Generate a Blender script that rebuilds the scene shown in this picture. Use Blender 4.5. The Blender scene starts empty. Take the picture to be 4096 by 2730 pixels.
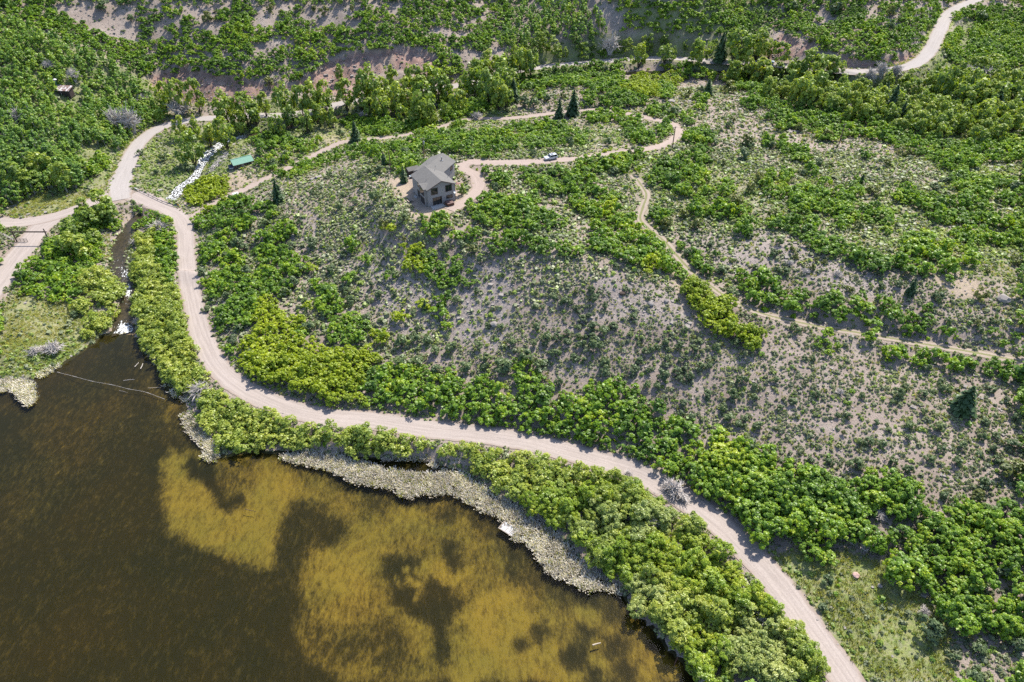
import bpy, math, random, time
import numpy as np
from mathutils import Vector, Matrix
T0_ = time.time()
rng = np.random.default_rng(7); random.seed(7)
scene = bpy.context.scene
COL = scene.collection
# ---------------------------------------------------------------- camera, sky, sun, exposure
PITCH = math.radians(38.5); CAMZ = 125.0; FPX = 4096*24/36
cam_d = bpy.data.cameras.new('camera'); cam_d.lens = 24; cam_d.sensor_width = 36
cam_d.clip_start = 1; cam_d.clip_end = 6000
cam = bpy.data.objects.new('camera', cam_d); COL.objects.link(cam)
cam.location = (0, 0, CAMZ); cam.rotation_euler = (math.pi/2-PITCH, 0, 0)
scene.camera = cam
SUN_EL = math.radians(52); SUN_AZ = math.radians(33)      # azimuth clockwise from +Y
SDIR = Vector((math.sin(SUN_AZ)*math.cos(SUN_EL), math.cos(SUN_AZ)*math.cos(SUN_EL), math.sin(SUN_EL)))
world = bpy.data.worlds.new('World'); scene.world = world; world.use_nodes = True
wn = world.node_tree
sky = wn.nodes.new('ShaderNodeTexSky'); sky.sky_type = 'NISHITA'; sky.sun_disc = False
sky.sun_elevation = SUN_EL; sky.sun_rotation = SUN_AZ; sky.altitude = 2200; sky.dust_density = 5; sky.ozone_density = .2; sky.air_density = .8
wn.links.new(sky.outputs[0], wn.nodes['Background'].inputs[0]); wn.nodes['Background'].inputs[1].default_value = 0.15
sun_d = bpy.data.lights.new('sun', 'SUN'); sun_d.energy = 3.6; sun_d.angle = math.radians(0.53); sun_d.color = (1, 0.94, 0.84)
sun = bpy.data.objects.new('sun', sun_d); COL.objects.link(sun)
sun.rotation_euler = SDIR.to_track_quat('Z', 'Y').to_euler(); sun.location = (0, 0, 300)
scene.view_settings.view_transform = 'Standard'; scene.view_settings.look = 'None'
scene.view_settings.exposure = 1.4; scene.view_settings.gamma = 1
scene.render.engine = 'CYCLES'
cy = scene.cycles
cy.max_bounces = 9; cy.diffuse_bounces = 4; cy.glossy_bounces = 2; cy.transmission_bounces = 6; cy.transparent_max_bounces = 8
cy.use_denoising = False; cy.sample_clamp_indirect = 6; cy.caustics_reflective = False; cy.caustics_refractive = False
scene.render.filter_size = 1.2 if hasattr(scene.render, 'filter_size') else 1.5

# ---------------------------------------------------------------- photo pixels <-> world
SP, CP = math.sin(PITCH), math.cos(PITCH)
TS = 1.7227
def T(c, r, x, y): return (c*1024 + x/TS, r*910 + y/TS)      # a spot in one twelfth of the photo -> photo pixel
def TL(c, r, *xy): return [T(c, r, xy[i], xy[i+1]) for i in range(0, len(xy), 2)]
def rays(px, py):
    a = (np.asarray(px, float)-2048)/FPX; b = (1365-np.asarray(py, float))/FPX
    return np.stack([a, CP+b*SP, -SP+b*CP], -1)
def on_z(px, py, z):
    d = rays(px, py); t = (z-CAMZ)/d[..., 2]
    return d*t[..., None] + np.array([0, 0, CAMZ])
def project(x, y, z):
    zz = z-CAMZ; dep = y*CP - zz*SP; up = y*SP + zz*CP
    dep = np.maximum(dep, 1)
    return 2048+FPX*x/dep, 1365-FPX*up/dep, dep

# ---------------------------------------------------------------- tagging
def tag(o, label=None, cat=None, group=None, kind=None):
    if label: o['label'] = label
    if cat: o['category'] = cat
    if group: o['group'] = group
    if kind: o['kind'] = kind
    return o
def empty(name, loc, rz=0.0):
    o = bpy.data.objects.new(name, None); COL.objects.link(o)
    o.location = loc; o.rotation_euler = (0, 0, rz); o.empty_display_size = .3
    return o
def link(name, me, parent=None, loc=None, rz=0.0):
    o = bpy.data.objects.new(name, me); COL.objects.link(o)
    if parent: o.parent = parent
    if loc is not None: o.location = loc
    if rz: o.rotation_euler = (0, 0, rz)
    return o

# ---------------------------------------------------------------- noise on arrays
def _hash(i, j, s):
    n = (i.astype(np.int64)*374761393 + j.astype(np.int64)*668265263 + s*2147483647) & 0xFFFFFFFF
    n = ((n ^ (n >> 13))*1274126177) & 0xFFFFFFFF
    return ((n ^ (n >> 16)) & 0xFFFFFF)/float(0xFFFFFF)
def vnoise(x, y, s=0):
    x = np.asarray(x, float); y = np.asarray(y, float)
    i = np.floor(x); j = np.floor(y); fx = x-i; fy = y-j
    fx = fx*fx*(3-2*fx); fy = fy*fy*(3-2*fy)
    a = _hash(i, j, s); b = _hash(i+1, j, s); c = _hash(i, j+1, s); d = _hash(i+1, j+1, s)
    return (a*(1-fx)+b*fx)*(1-fy) + (c*(1-fx)+d*fx)*fy
def fbm(x, y, s=0, o=4):
    v = 0; a = .5; t = 0
    for k in range(o):
        v = v + a*vnoise(x*2**k, y*2**k, s+k*17); t += a; a *= .5
    return v/t
def sstep(a, b, x):
    t = np.clip((x-a)/(b-a), 0, 1); return t*t*(3-2*t)

# ---------------------------------------------------------------- masks traced over the photo (quarter size), read back at world points
MW, MH = 1024, 683
class Mask:
    def __init__(s, v=0.0): s.a = np.full((MH, MW), v, np.float32)
    def poly(s, pts, v=1.0, f=3.0):
        P = np.array(pts)/4.0
        x0, y0 = np.floor(P.min(0)-f-1).astype(int); x1, y1 = np.ceil(P.max(0)+f+1).astype(int)
        x0 = max(x0, 0); y0 = max(y0, 0); x1 = min(x1, MW); y1 = min(y1, MH)
        if x1 <= x0 or y1 <= y0: return s
        gx, gy = np.meshgrid(np.arange(x0, x1)+.5, np.arange(y0, y1)+.5)
        sd = poly_sd(gx, gy, P)
        w = np.clip(.5 - sd/(2*f), 0, 1)
        A = s.a[y0:y1, x0:x1]; A += (v-A)*w
        return s
    def stroke(s, pts, r, v=1.0, f=3.0):
        P = np.array(pts)/4.0; r = r/4.0
        if len(P) == 1: P = np.vstack([P, P+.01])
        x0, y0 = np.floor(P.min(0)-r-f-1).astype(int); x1, y1 = np.ceil(P.max(0)+r+f+1).astype(int)
        x0 = max(x0, 0); y0 = max(y0, 0); x1 = min(x1, MW); y1 = min(y1, MH)
        if x1 <= x0 or y1 <= y0: return s
        gx, gy = np.meshgrid(np.arange(x0, x1)+.5, np.arange(y0, y1)+.5)
        sd = line_d(gx, gy, P)-r
        w = np.clip(.5 - sd/(2*f), 0, 1)
        A = s.a[y0:y1, x0:x1]; A += (v-A)*w
        return s
    def get(s, px, py, out=0.0):
        i = np.floor(np.asarray(px)/4).astype(int); j = np.floor(np.asarray(py)/4).astype(int)
        ok = (i >= 0) & (i < MW) & (j >= 0) & (j < MH)
        r = np.full(np.shape(i), out, np.float32)
        r[ok] = s.a[j[ok], i[ok]]
        return r
    def edge(s, px, py):                      # the nearest value inside the frame
        i = np.clip(np.floor(np.asarray(px)/4).astype(int), 0, MW-1); j = np.clip(np.floor(np.asarray(py)/4).astype(int), 0, MH-1)
        return s.a[j, i]
def line_d(gx, gy, P, closed=False):
    d = np.full(gx.shape, 1e9)
    n = len(P)
    for k in range(n if closed else n-1):
        a = P[k]; b = P[(k+1) % n]; e = b-a; L = (e*e).sum()+1e-12
        t = np.clip(((gx-a[0])*e[0]+(gy-a[1])*e[1])/L, 0, 1)
        d = np.minimum(d, (gx-a[0]-t*e[0])**2+(gy-a[1]-t*e[1])**2)
    return np.sqrt(d)
def poly_sd(gx, gy, P):
    d = line_d(gx, gy, P, True)
    ins = np.zeros(gx.shape, bool); n = len(P)
    for k in range(n):
        a = P[k]; b = P[(k+1) % n]
        if a[1] == b[1]: continue
        c = ((a[1] > gy) != (b[1] > gy)) & (gx < (b[0]-a[0])*(gy-a[1])/(b[1]-a[1])+a[0])
        ins ^= c
    return np.where(ins, -d, d)

# ---------------------------------------------------------------- materials
def nt(name):
    m = bpy.data.materials.new(name); m.use_nodes = True
    t = m.node_tree; b = t.nodes['Principled BSDF']
    return m, t, b
def N(t, typ, **kw):
    n = t.nodes.new('ShaderNode'+typ)
    for k, v in kw.items():
        if k in ('op', 'operation'): n.operation = v
        else: setattr(n, k, v)
    return n
def ramp(t, src, stops):
    r = t.nodes.new('ShaderNodeValToRGB'); e = r.color_ramp.elements
    while len(e) < len(stops): e.new(.5)
    for q, (p, c) in zip(e, stops): q.position = p; q.color = (*c, 1)
    t.links.new(src, r.inputs[0]); return r.outputs[0]
def noise(t, vec, scale, detail=4, rough=.6):
    n = t.nodes.new('ShaderNodeTexNoise'); n.inputs['Scale'].default_value = scale; n.inputs['Detail'].default_value = detail
    n.inputs['Roughness'].default_value = rough
    if vec is not None: t.links.new(vec, n.inputs['Vector'])
    return n.outputs['Fac']
def mixc(t, fac, a, b, mode='MIX'):
    n = t.nodes.new('ShaderNodeMix'); n.data_type = 'RGBA'; n.blend_type = mode
    for s, v in ((n.inputs[0], fac), (n.inputs[6], a), (n.inputs[7], b)):
        if isinstance(v, (int, float)): s.default_value = v
        elif isinstance(v, tuple): s.default_value = (*v, 1)
        else: t.links.new(v, s)
    return n.outputs[2]
def math_(t, op, a, b=None, clamp=False):
    n = t.nodes.new('ShaderNodeMath'); n.operation = op; n.use_clamp = clamp
    for s, v in ((n.inputs[0], a), (n.inputs[1], b)):
        if v is None: continue
        if isinstance(v, (int, float)): s.default_value = v
        else: t.links.new(v, s)
    return n.outputs[0]
def geo_pos(t): return t.nodes.new('ShaderNodeNewGeometry').outputs['Position']
def attr(t, name):
    n = t.nodes.new('ShaderNodeAttribute'); n.attribute_name = name; return n.outputs['Fac']
def bump(t, b, h, strength=.5, dist=.1):
    n = t.nodes.new('ShaderNodeBump'); n.inputs['Strength'].default_value = strength; n.inputs['Distance'].default_value = dist
    t.links.new(h, n.inputs['Height']); t.links.new(n.outputs[0], b.inputs['Normal'])
def plain(name, col, rough=.7, metal=0, var=.25, scale=3.0, spec=.3):
    m, t, b = nt(name)
    n = noise(t, t.nodes.new('ShaderNodeTexCoord').outputs['Object'], scale, 5)
    c = mixc(t, n, tuple(x*(1-var) for x in col), tuple(min(1, x*(1+var)) for x in col))
    t.links.new(c, b.inputs['Base Color']); b.inputs['Roughness'].default_value = rough; b.inputs['Metallic'].default_value = metal
    b.inputs['Specular IOR Level'].default_value = spec
    return m
def leafmat(name, cols, trans=.35, gain=(1, 1, 1)):
    """cols: (dull, main, fresh) leaf colours picked by the leaf's own tint and by the plant."""
    cols = [tuple(x*g for x, g in zip(c_, gain)) for c_ in cols]
    m, t, b = nt(name); t.nodes.remove(b)
    out = t.nodes['Material Output']
    a = attr(t, 'tint'); oi = t.nodes.new('ShaderNodeObjectInfo').outputs['Random']
    big = noise(t, geo_pos(t), .045, 3); mid = noise(t, geo_pos(t), .22, 3)
    f = math_(t, 'ADD', math_(t, 'MULTIPLY', a, .62), math_(t, 'MULTIPLY', oi, .3))
    f = math_(t, 'ADD', f, math_(t, 'MULTIPLY', math_(t, 'SUBTRACT', big, .5), 1.2))
    f = math_(t, 'ADD', f, math_(t, 'MULTIPLY', math_(t, 'SUBTRACT', mid, .5), 1.0), True)
    f = math_(t, 'ADD', f, .02, True)
    c = ramp(t, f, [(0, cols[0]), (.5, cols[1]), (1, cols[2])])
    d = N(t, 'BsdfDiffuse'); tr = N(t, 'BsdfTranslucent'); g = N(t, 'BsdfGlossy')
    t.links.new(c, d.inputs['Color'])
    tc = mixc(t, 1.0, c, (1.35, 1.4, .5), 'MULTIPLY'); t.links.new(tc, tr.inputs['Color'])
    mx = N(t, 'MixShader'); mx.inputs[0].default_value = trans
    t.links.new(d.outputs[0], mx.inputs[1]); t.links.new(tr.outputs[0], mx.inputs[2])
    g.inputs['Roughness'].default_value = .45; g.inputs['Color'].default_value = (.9, .95, .9, 1)
    m2 = N(t, 'MixShader'); m2.inputs[0].default_value = .025
    t.links.new(mx.outputs[0], m2.inputs[1]); t.links.new(g.outputs[0], m2.inputs[2])
    t.links.new(m2.outputs[0], out.inputs['Surface'])
    return m
M = {}
M['oak'] = leafmat('oak_leaves', ((.032, .085, .026), (.080, .18, .021), (.165, .255, .022)), 0.42, (2.1, 1.6, 0.8))
M['yoak'] = leafmat('yellow_oak_leaves', ((.10, .14, .012), (.165, .20, .013), (.24, .26, .02)), 0.42, (1.5, 1.6, 0.8))
M['willow'] = leafmat('willow_leaves', ((.075, .125, .04), (.125, .185, .048), (.19, .24, .07)), 0.42, (2.0, 1.7, 0.95))
M['mahogany'] = leafmat('mahogany_leaves', ((.045, .07, .04), (.07, .105, .052), (.11, .145, .065)), .35, (1.5, 1.45, 1.15))
M['juniper'] = leafmat('juniper_needles', ((.055, .075, .025), (.09, .105, .03), (.13, .14, .04)), .3, (1.5, 1.45, 1.2))
M['sage'] = leafmat('sage_leaves', ((.095, .12, .08), (.155, .185, .11), (.23, .265, .14)), .35, (1.3, 1.22, 1.15))
M['herb'] = leafmat('herb_leaves', ((.10, .16, .055), (.16, .235, .075), (.25, .31, .12)), .4, (1.4, 1.3, 0.95))
M['grass'] = leafmat('grass_blades', ((.12, .16, .03), (.20, .22, .06), (.31, .28, .11)), .4, (1.4, 1.35, 1.2))
M['aspen'] = leafmat('hillside_leaves', ((.038, .095, .042), (.085, .17, .038), (.165, .245, .042)), 0.42, (1.95, 1.65, 1.1))
M['cotton'] = leafmat('cottonwood_leaves', ((.045, .095, .036), (.10, .17, .036), (.175, .235, .05)), 0.42, (1.95, 1.6, 1.0))
M['spruce'] = leafmat('spruce_needles', ((.022, .045, .022), (.038, .07, .03), (.06, .095, .04)), .2, (1.3, 1.3, 1.1))
M['pale_willow'] = leafmat('pale_willow_leaves', ((.10, .15, .06), (.16, .22, .085), (.23, .28, .12)), .42, (1.7, 1.5, 1.05))
M['bright_willow'] = leafmat('bright_willow_leaves', ((.06, .13, .02), (.11, .20, .03), (.19, .27, .04)), .42, (2.1, 1.6, 0.85))
M['dead'] = plain('bleached_twigs', (.40, .365, .335), .9, 0, .3)
M['bark'] = plain('grey_bark', (.15, .13, .115), .9, 0, .35)
M['pale_bark'] = plain('pale_bark', (.30, .285, .25), .9, 0, .3)
M['dark_bark'] = plain('dark_bark', (.055, .042, .034), .9, 0, .3)
M['reed'] = leafmat('dead_reeds', ((.10, .085, .068), (.265, .238, .212), (.45, .42, .40)), .3, (1.6, 1.6, 1.6))
M['rock'] = plain('grey_rock', (.21, .19, .175), .9, 0, .45, .35)

# ---------------------------------------------------------------- fast meshes
def quad_mesh(name, V, tint=None, mats=(), midx=None, tris=False):
    """V (n,4,3) or (n,3,3): loose faces."""
    k = V.shape[1]; n = len(V)
    me = bpy.data.meshes.new(name)
    me.vertices.add(n*k); me.vertices.foreach_set('co', np.ascontiguousarray(V, np.float32).ravel())
    me.loops.add(n*k); me.loops.foreach_set('vertex_index', np.arange(n*k, dtype=np.int32))
    me.polygons.add(n); me.polygons.foreach_set('loop_start', np.arange(n, dtype=np.int32)*k)
    try: me.polygons.foreach_set('loop_total', np.full(n, k, np.int32))
    except Exception: pass
    for m in mats: me.materials.append(m)
    if midx is not None: me.polygons.foreach_set('material_index', np.asarray(midx, np.int32))
    if tint is not None:
        at = me.attributes.new('tint', 'FLOAT', 'POINT')
        at.data.foreach_set('value', np.repeat(np.asarray(tint, np.float32), k))
    me.update(); me.validate(clean_customdata=False)
    return me
def idx_mesh(name, V, F, mats=(), attrs=None, smooth=False):
    F = np.asarray(F); n = len(F); k = F.shape[1]
    me = bpy.data.meshes.new(name)
    me.vertices.add(len(V)); me.vertices.foreach_set('co', np.ascontiguousarray(V, np.float32).ravel())
    me.loops.add(n*k); me.loops.foreach_set('vertex_index', np.ascontiguousarray(F, np.int32).ravel())
    me.polygons.add(n); me.polygons.foreach_set('loop_start', np.arange(n, dtype=np.int32)*k)
    try: me.polygons.foreach_set('loop_total', np.full(n, k, np.int32))
    except Exception: pass
    if smooth: me.polygons.foreach_set('use_smooth', np.ones(n, bool))
    for m in mats: me.materials.append(m)
    for nm, v in (attrs or {}).items():
        at = me.attributes.new(nm, 'FLOAT', 'POINT'); at.data.foreach_set('value', np.asarray(v, np.float32))
    me.update(); me.validate(clean_customdata=False)
    return me
def unit(v): return v/np.maximum(np.linalg.norm(v, axis=-1, keepdims=True), 1e-9)
def quads_at(c, nrm, w, h, r=rng, up=None):
    """leaf faces centred at c, facing nrm, half sizes w,h (arrays)."""
    n = len(c); rv = r.normal(size=(n, 3)) if up is None else up
    u = unit(np.cross(nrm, rv)); v = np.cross(nrm, u)
    w = np.broadcast_to(w, n)[:, None]; h = np.broadcast_to(h, n)[:, None]
    return np.stack([c-u*w-v*h, c+u*w-v*h*.6, c+u*w*.5+v*h, c-u*w+v*h*.8], 1)
def tube_quads(p0, p1, r0, r1, k=5):
    p0 = np.asarray(p0, float); p1 = np.asarray(p1, float); d = unit(p1-p0)
    a = unit(np.cross(d, np.array([.31, .17, .93]))); b = np.cross(d, a)
    th = np.arange(k+1)*2*math.pi/k; cs = np.cos(th)[:, None]*a+np.sin(th)[:, None]*b
    A = p0+cs*r0; B = p1+cs*r1
    return np.stack([A[:-1], A[1:], B[1:], B[:-1]], 1)
# ================================================================ TERRAIN
def path(*p): return np.array(p, float)
MAIN = [(3425,2800,6.5),(3390,2730,6.3),(3273,2560,6),(3133,2367,5.6),(2994,2211,5.2),(2855,2080,4.8),(2715,1985,4.3),(2559,1898,3.9),(2437,1854,3.7),(2246,1802,3.5),(2054,1758,3.4),(1880,1735,3.3),(1671,1711,3.2),(1497,1685,3.2),(1323,1671,3.2),(1184,1645,3.2),(1044,1593,3.2),(940,1532,3.2),(862,1454,3.3),(809,1349,3.4),(783,1253,3.6),(761,1149,3.8),(745,1027,4.1),(742,940,4.4),(722,878,4.6),(670,839,4.8),(601,806,4.9),(530,775,5)]
UPPER = [(485,800,5),(480,745,5.1),(503,679,5.4),(533,609,5.8),(583,548,6.3),(661,505,6.8),(766,482,7.3),(853,474,7.8),(1036,464,9),(1111,464,9.4),(1250,447,10.5),(1343,421,11),(1442,402,11.8),(1558,390,12.6),(1628,371,13.3),(1720,360,14),(1808,348,14.8),(1970,310,16.3),(2141,273,18),(2400,248,19),(2623,234,20),(2884,246,22),(3058,250,23),(3084,256,23),(3333,281,25),(3420,287,25.5),(3536,284,26),(3623,270,26.8),(3681,244,27.5),(3728,191,29),(3757,128,31),(3786,70,32),(3827,35,33),(3885,9,34),(3931,-8,34.5),(3990,-25,35)]
SPUR = [(520,778,5),(430,785,5),(360,815,4.9),(290,845,4.8),(200,872,4.6),(90,890,4.5),(0,890,4.4),(-120,875,4.4)]
GATE = [(215,872,4.6),(150,925,4.4),(105,985,4.2),(55,1050,4),(5,1120,3.7),(-60,1200,3.4)]
LOOP = [(2199,644,25.5),(2338,633,25.3),(2483,610,25),(2600,595,24.8),(2658,580,24.5),(2704,551,24),(2715,522,23.3),(2680,493,22.6),(2605,476,22),(2520,458,21),(2431,444,20),(2350,441,19.3),(2268,447,18.5),(2141,464,17),(2048,473,16.2),(1860,482,15),(1780,505,14.2),(1660,534,13),(1604,546,12.6),(1480,560,11.5),(1370,570,10.5),(1320,592,9.8),(1200,650,8.5),(1024,737,6.6),(952,772,6),(890,800,5.5),(810,845,4.9),(750,880,4.6)]
DRIVE = [(1800,842,24),(1870,800,24),(1915,755,24.1),(1900,705,24.4),(1850,670,24.8),(1880,650,25),(1960,652,25.2),(2080,652,25.4),(2199,644,25.5)]
TRACK = [(2530,700,24.2),(2560,735,23.8),(2585,780,23.4),(2572,830,23),(2562,880,22.7),(2600,920,22.5),(2650,960,22.4),(2700,1015,22.2),(2745,1065,22),(2790,1105,21.7),(2850,1150,21.2),(2930,1205,20.5),(3020,1245,20),(3100,1270,19.8),(3250,1302,19.7),(3450,1335,19.9),(3700,1378,20.1),(3900,1412,20.3),(4096,1450,20.5),(4300,1495,20.6)]
CREEK = [(499,1334,.03),(493,1282,.5),(522,1200,1.0),(511,1142,1.3),(482,1072,1.6),(476,1014,1.8),(493,962,2),(511,927,2.2),(560,870,2.4),(690,790,3.2),(720,748,3.6),(772,714,3.9),(800,668,4.3),(824,627,4.7),(870,586,5.2),(905,563,5.6),(952,551,6),(1060,530,6.6),(1180,505,7.3),(1330,470,8.2),(1480,462,9),(1600,455,9.7),(1780,425,11.5),(1990,375,13.5),(2250,310,16),(2550,290,17.5),(2900,290,18.5),(3200,320,18.5),(3500,400,18.5),(3800,460,19),(4100,520,20),(4400,560,21)]
CTRL = [(0,1400,.6),(200,1250,1.5),(50,1200,2.2),(300,1150,2.5),(200,1050,3.3),(430,1100,2),(600,1000,3.5),(620,1250,3),
(100,800,5.5),(250,700,8),(0,650,11),(400,600,8),(330,520,12),(150,520,16),(0,500,17),(500,480,10),(600,420,10),(480,400,14),(260,350,22),(0,350,25),(600,320,16),(450,250,26),(200,200,34),(0,180,36),(0,0,48),(300,0,46),(300,120,36),(600,150,30),(600,0,44),
(900,400,11),(871,290,20),(871,100,33.8),(871,0,41.5),(1250,380,12.5),(1256,290,18),(1430,330,15),(1430,209,24.7),(1546,197,26),(1692,197,26),(1767,244,23),(1430,0,42),(1700,0,41),(2100,0,38),(2300,100,33),(2450,90,34),(2700,0,44),(2700,100,37),(3000,100,33),(3000,0,41),(3300,100,36),(3300,0,43),(3550,100,38),(3700,0,42),
(4096,0,33),(4096,200,28),(4000,350,23),(3700,450,20),(3300,400,21),(3000,350,20),(4096,500,22),(4096,650,24),(3700,600,23),(3300,500,22.5),(3300,700,25),(4096,800,25),(3700,800,26),(3300,850,26),(3700,950,25.5),(4096,1000,24),(3150,930,26.5),(3700,1130,26.5),(4096,1200,26),(3400,1250,23),(3000,1200,20.5),
(2500,1030,25),(2300,1000,25.5),(2150,1000,25),(2000,1000,23.5),(1740,830,24),(1650,860,23.6),(1900,860,24),(1900,900,24),(1790,620,24.6),(1700,660,24),(2100,800,25.5),(2400,750,24.5),(2250,900,24),
(1500,720,21),(1300,740,17),(1100,800,12),(900,850,8),(1050,700,9),(985,640,7.3),(1500,850,19.5),(1500,1000,15.5),(1500,1200,10.5),(1500,1400,6.5),(1500,1600,3.6),(1200,1000,10),(1000,1000,6.5),(1100,1200,7),(950,1300,5),(1200,1450,5),(850,1000,5.5),
(1740,950,21),(1740,1100,16.5),(1740,1300,10.7),(1740,1500,6.3),(1740,1640,3.9),(2050,1100,20.5),(2050,1300,14),(2050,1500,8.5),(2050,1680,4.2),(2400,1200,20),(2400,1400,14),(2400,1600,8.5),(2400,1780,4.3),(2650,1150,22),(2800,1350,17.5),(2800,1550,12),(2800,1750,7.5),(2800,1950,4.9),(3200,1400,18),(3200,1600,14),(3200,1800,10.5),(3200,2050,7.5),(3300,2300,6.8),(3700,1600,17.5),(3700,1800,14.5),(3700,2000,12.5),(3700,2300,9.5),(3700,2600,8),(4096,1650,17.5),(4096,2000,14.5),(4096,2400,11.5),(4096,2730,9.5),
(2250,330,21),(2350,380,21.5),(2650,400,22.5),(2900,450,22.5),(2900,600,24),(3000,700,25.2),(2600,700,24.4),(2000,400,16.5),(1800,450,13.5)]
SHORE_PX = (TL(0,1,-300,1150, 0,1045, 120,1040, 245,1050,270,1030,400,965,560,860,640,800,690,735,780,735)
  + TL(0,1,960,760,975,850,1060,930,1130,1090,1270,1160,1290,1280,1400,1390,1500,1480)
  + TL(0,2,1500,10,1600,0,1764,-30) + TL(1,2,150,-20,400,-20,640,0,760,20,880,10,1180,20,1240,50,1400,120,1500,180,1620,250,1764,310)
  + TL(2,2,0,325,100,375,200,445,280,515,380,615,440,695,520,775,620,825,740,915,800,1000,870,1090,980,1190,1060,1300,1150,1380,1230,1480,1310,1568,1450,1720))
W_ = [on_z(p[0], p[1], 0.0)[:2] for p in SHORE_PX]
SHORE = np.array(W_ + [np.array([60., 5.]), np.array([-160., 0.]), np.array([-240., 60.])])
def lift(pts): return np.array([on_z(p[0], p[1], p[2]) for p in pts])
def smooth_path(P, step=1.0):
    """Catmull-Rom through world points, resampled."""
    P = np.asarray(P); Q = np.vstack([2*P[0]-P[1], P, 2*P[-1]-P[-2]]); out = []
    for i in range(1, len(Q)-2):
        n = max(2, int(np.linalg.norm(Q[i+1]-Q[i])/step))
        t = np.linspace(0, 1, n, endpoint=False)[:, None]
        a, b, c, d = Q[i-1], Q[i], Q[i+1], Q[i+2]
        out.append(.5*((2*b)+(c-a)*t+(2*a-5*b+4*c-d)*t**2+(3*b-a-3*c+d)*t**3))
    out = np.vstack(out+[P[-1:]])
    seg = np.r_[0, np.cumsum(np.linalg.norm(np.diff(out[:, :2], axis=0), axis=1))]
    s = np.arange(0, seg[-1], step)
    q = np.stack([np.interp(s, seg, out[:, k]) for k in range(out.shape[1])], 1)
    k = np.ones(9)/9                                      # even out height steps
    z = np.pad(q[:, 2], 4, mode='edge'); q[:, 2] = np.convolve(z, k, 'valid')
    return q
ROADS = {n: smooth_path(lift(p)) for n, p in dict(main=MAIN, upper=UPPER, spur=SPUR, gate=GATE, loop=LOOP, drive=DRIVE, track=TRACK).items()}
HALFW = dict(main=3.25, upper=3.7, spur=3.6, gate=4.4, loop=1.9, drive=2.2, track=1.25)
CRK = smooth_path(lift(CREEK))
FAR = [(-500,560,115),(-200,580,100),(0,580,95),(200,580,88),(420,580,60),(650,460,45),(520,250,27),(460,120,20),(-450,250,50),(-520,380,85),(-400,120,10),(-300,0,0),(300,0,6),(0,-80,-2),(520,0,8),(140,15,7),(-220,20,-1),(0,900,160),(-600,900,190),(600,900,130),(-900,300,110),(900,300,60),(0,-400,-5)]
cp = [on_z(p[0], p[1], p[2]) for p in CTRL] + [np.array(p, float) for p in FAR]
for n, s in (('main', 9), ('upper', 9), ('loop', 9), ('track', 9), ('spur', 9), ('gate', 9), ('drive', 8)): cp += list(ROADS[n][::s])
cp += list(CRK[::9] + np.array([0, 0, .3]))
cp += [np.array([p[0], p[1], .3]) for p in W_[::2]]
cp = np.array(cp)
def tps(r2): return np.where(r2 > 0, .5*r2*np.log(np.maximum(r2, 1e-9)), 0)
S_ = 100.0
X_ = cp[:, :2]/S_; n_ = len(X_)
K_ = tps(((X_[:, None]-X_[None])**2).sum(-1)) + np.eye(n_)*.004
A_ = np.zeros((n_+3, n_+3)); A_[:n_, :n_] = K_; A_[:n_, n_:] = np.c_[np.ones(n_), X_]; A_[n_:, :n_] = A_[:n_, n_:].T
w_ = np.linalg.solve(A_, np.r_[cp[:, 2], 0, 0, 0])
def rbf(x, y):
    q = np.stack([np.ravel(x), np.ravel(y)], 1)/S_; out = np.empty(len(q))
    for i in range(0, len(q), 20000):
        c = q[i:i+20000]
        out[i:i+20000] = tps(((c[:, None]-X_[None])**2).sum(-1))@w_[:n_] + w_[n_] + c@w_[n_+1:]
    return out.reshape(np.shape(x))
def axis(a, b, st, lo, hi, g=1.28):
    m = list(np.arange(a, b+.01, st)); d = st
    while m[-1] < hi: d *= g; m.append(m[-1]+d)
    d = st
    while m[0] > lo: d *= g; m.insert(0, m[0]-d)
    return np.array(m)
GX = axis(-300, 300, 1.5, -1500, 1500); GY = axis(36, 455, 1.3, -500, 1900)
XX, YY = np.meshgrid(GX, GY)
ZZ = rbf(XX, YY)
ZZ = np.where(YY > 470, np.maximum(ZZ, 30+(YY-470)*.12), ZZ); ZZ = np.clip(ZZ, -20, 320)
def near(x, y, P):
    """distance to a polyline of dense points and the value of its z there."""
    x = np.ravel(x); y = np.ravel(y); D = np.full(len(x), 1e9); Zp = np.zeros(len(x))
    bb = (x > P[:, 0].min()-25) & (x < P[:, 0].max()+25) & (y > P[:, 1].min()-25) & (y < P[:, 1].max()+25)
    ii = np.where(bb)[0]
    for i in range(0, len(ii), 8000):
        k = ii[i:i+8000]
        d2 = (x[k, None]-P[None, :, 0])**2+(y[k, None]-P[None, :, 1])**2
        j = d2.argmin(1); D[k] = np.sqrt(d2[np.arange(len(k)), j]); Zp[k] = P[j, 2]
    return D, Zp
sh = XX.shape
RD = {}
# roughness of natural ground: gullies on the far hill, hummocks on the knoll
far_ = sstep(300, 345, YY)
ZZ = ZZ + (fbm(XX/9, YY/9, 3, 4)-.5)*1.1 + (fbm(XX/30, YY/30, 5, 3)-.5)*3.0*(.35+.65*far_)
ZZ = ZZ + far_*np.abs(fbm(XX/16+YY/60, YY/70, 9, 3)-.5)*-5.0
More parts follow.
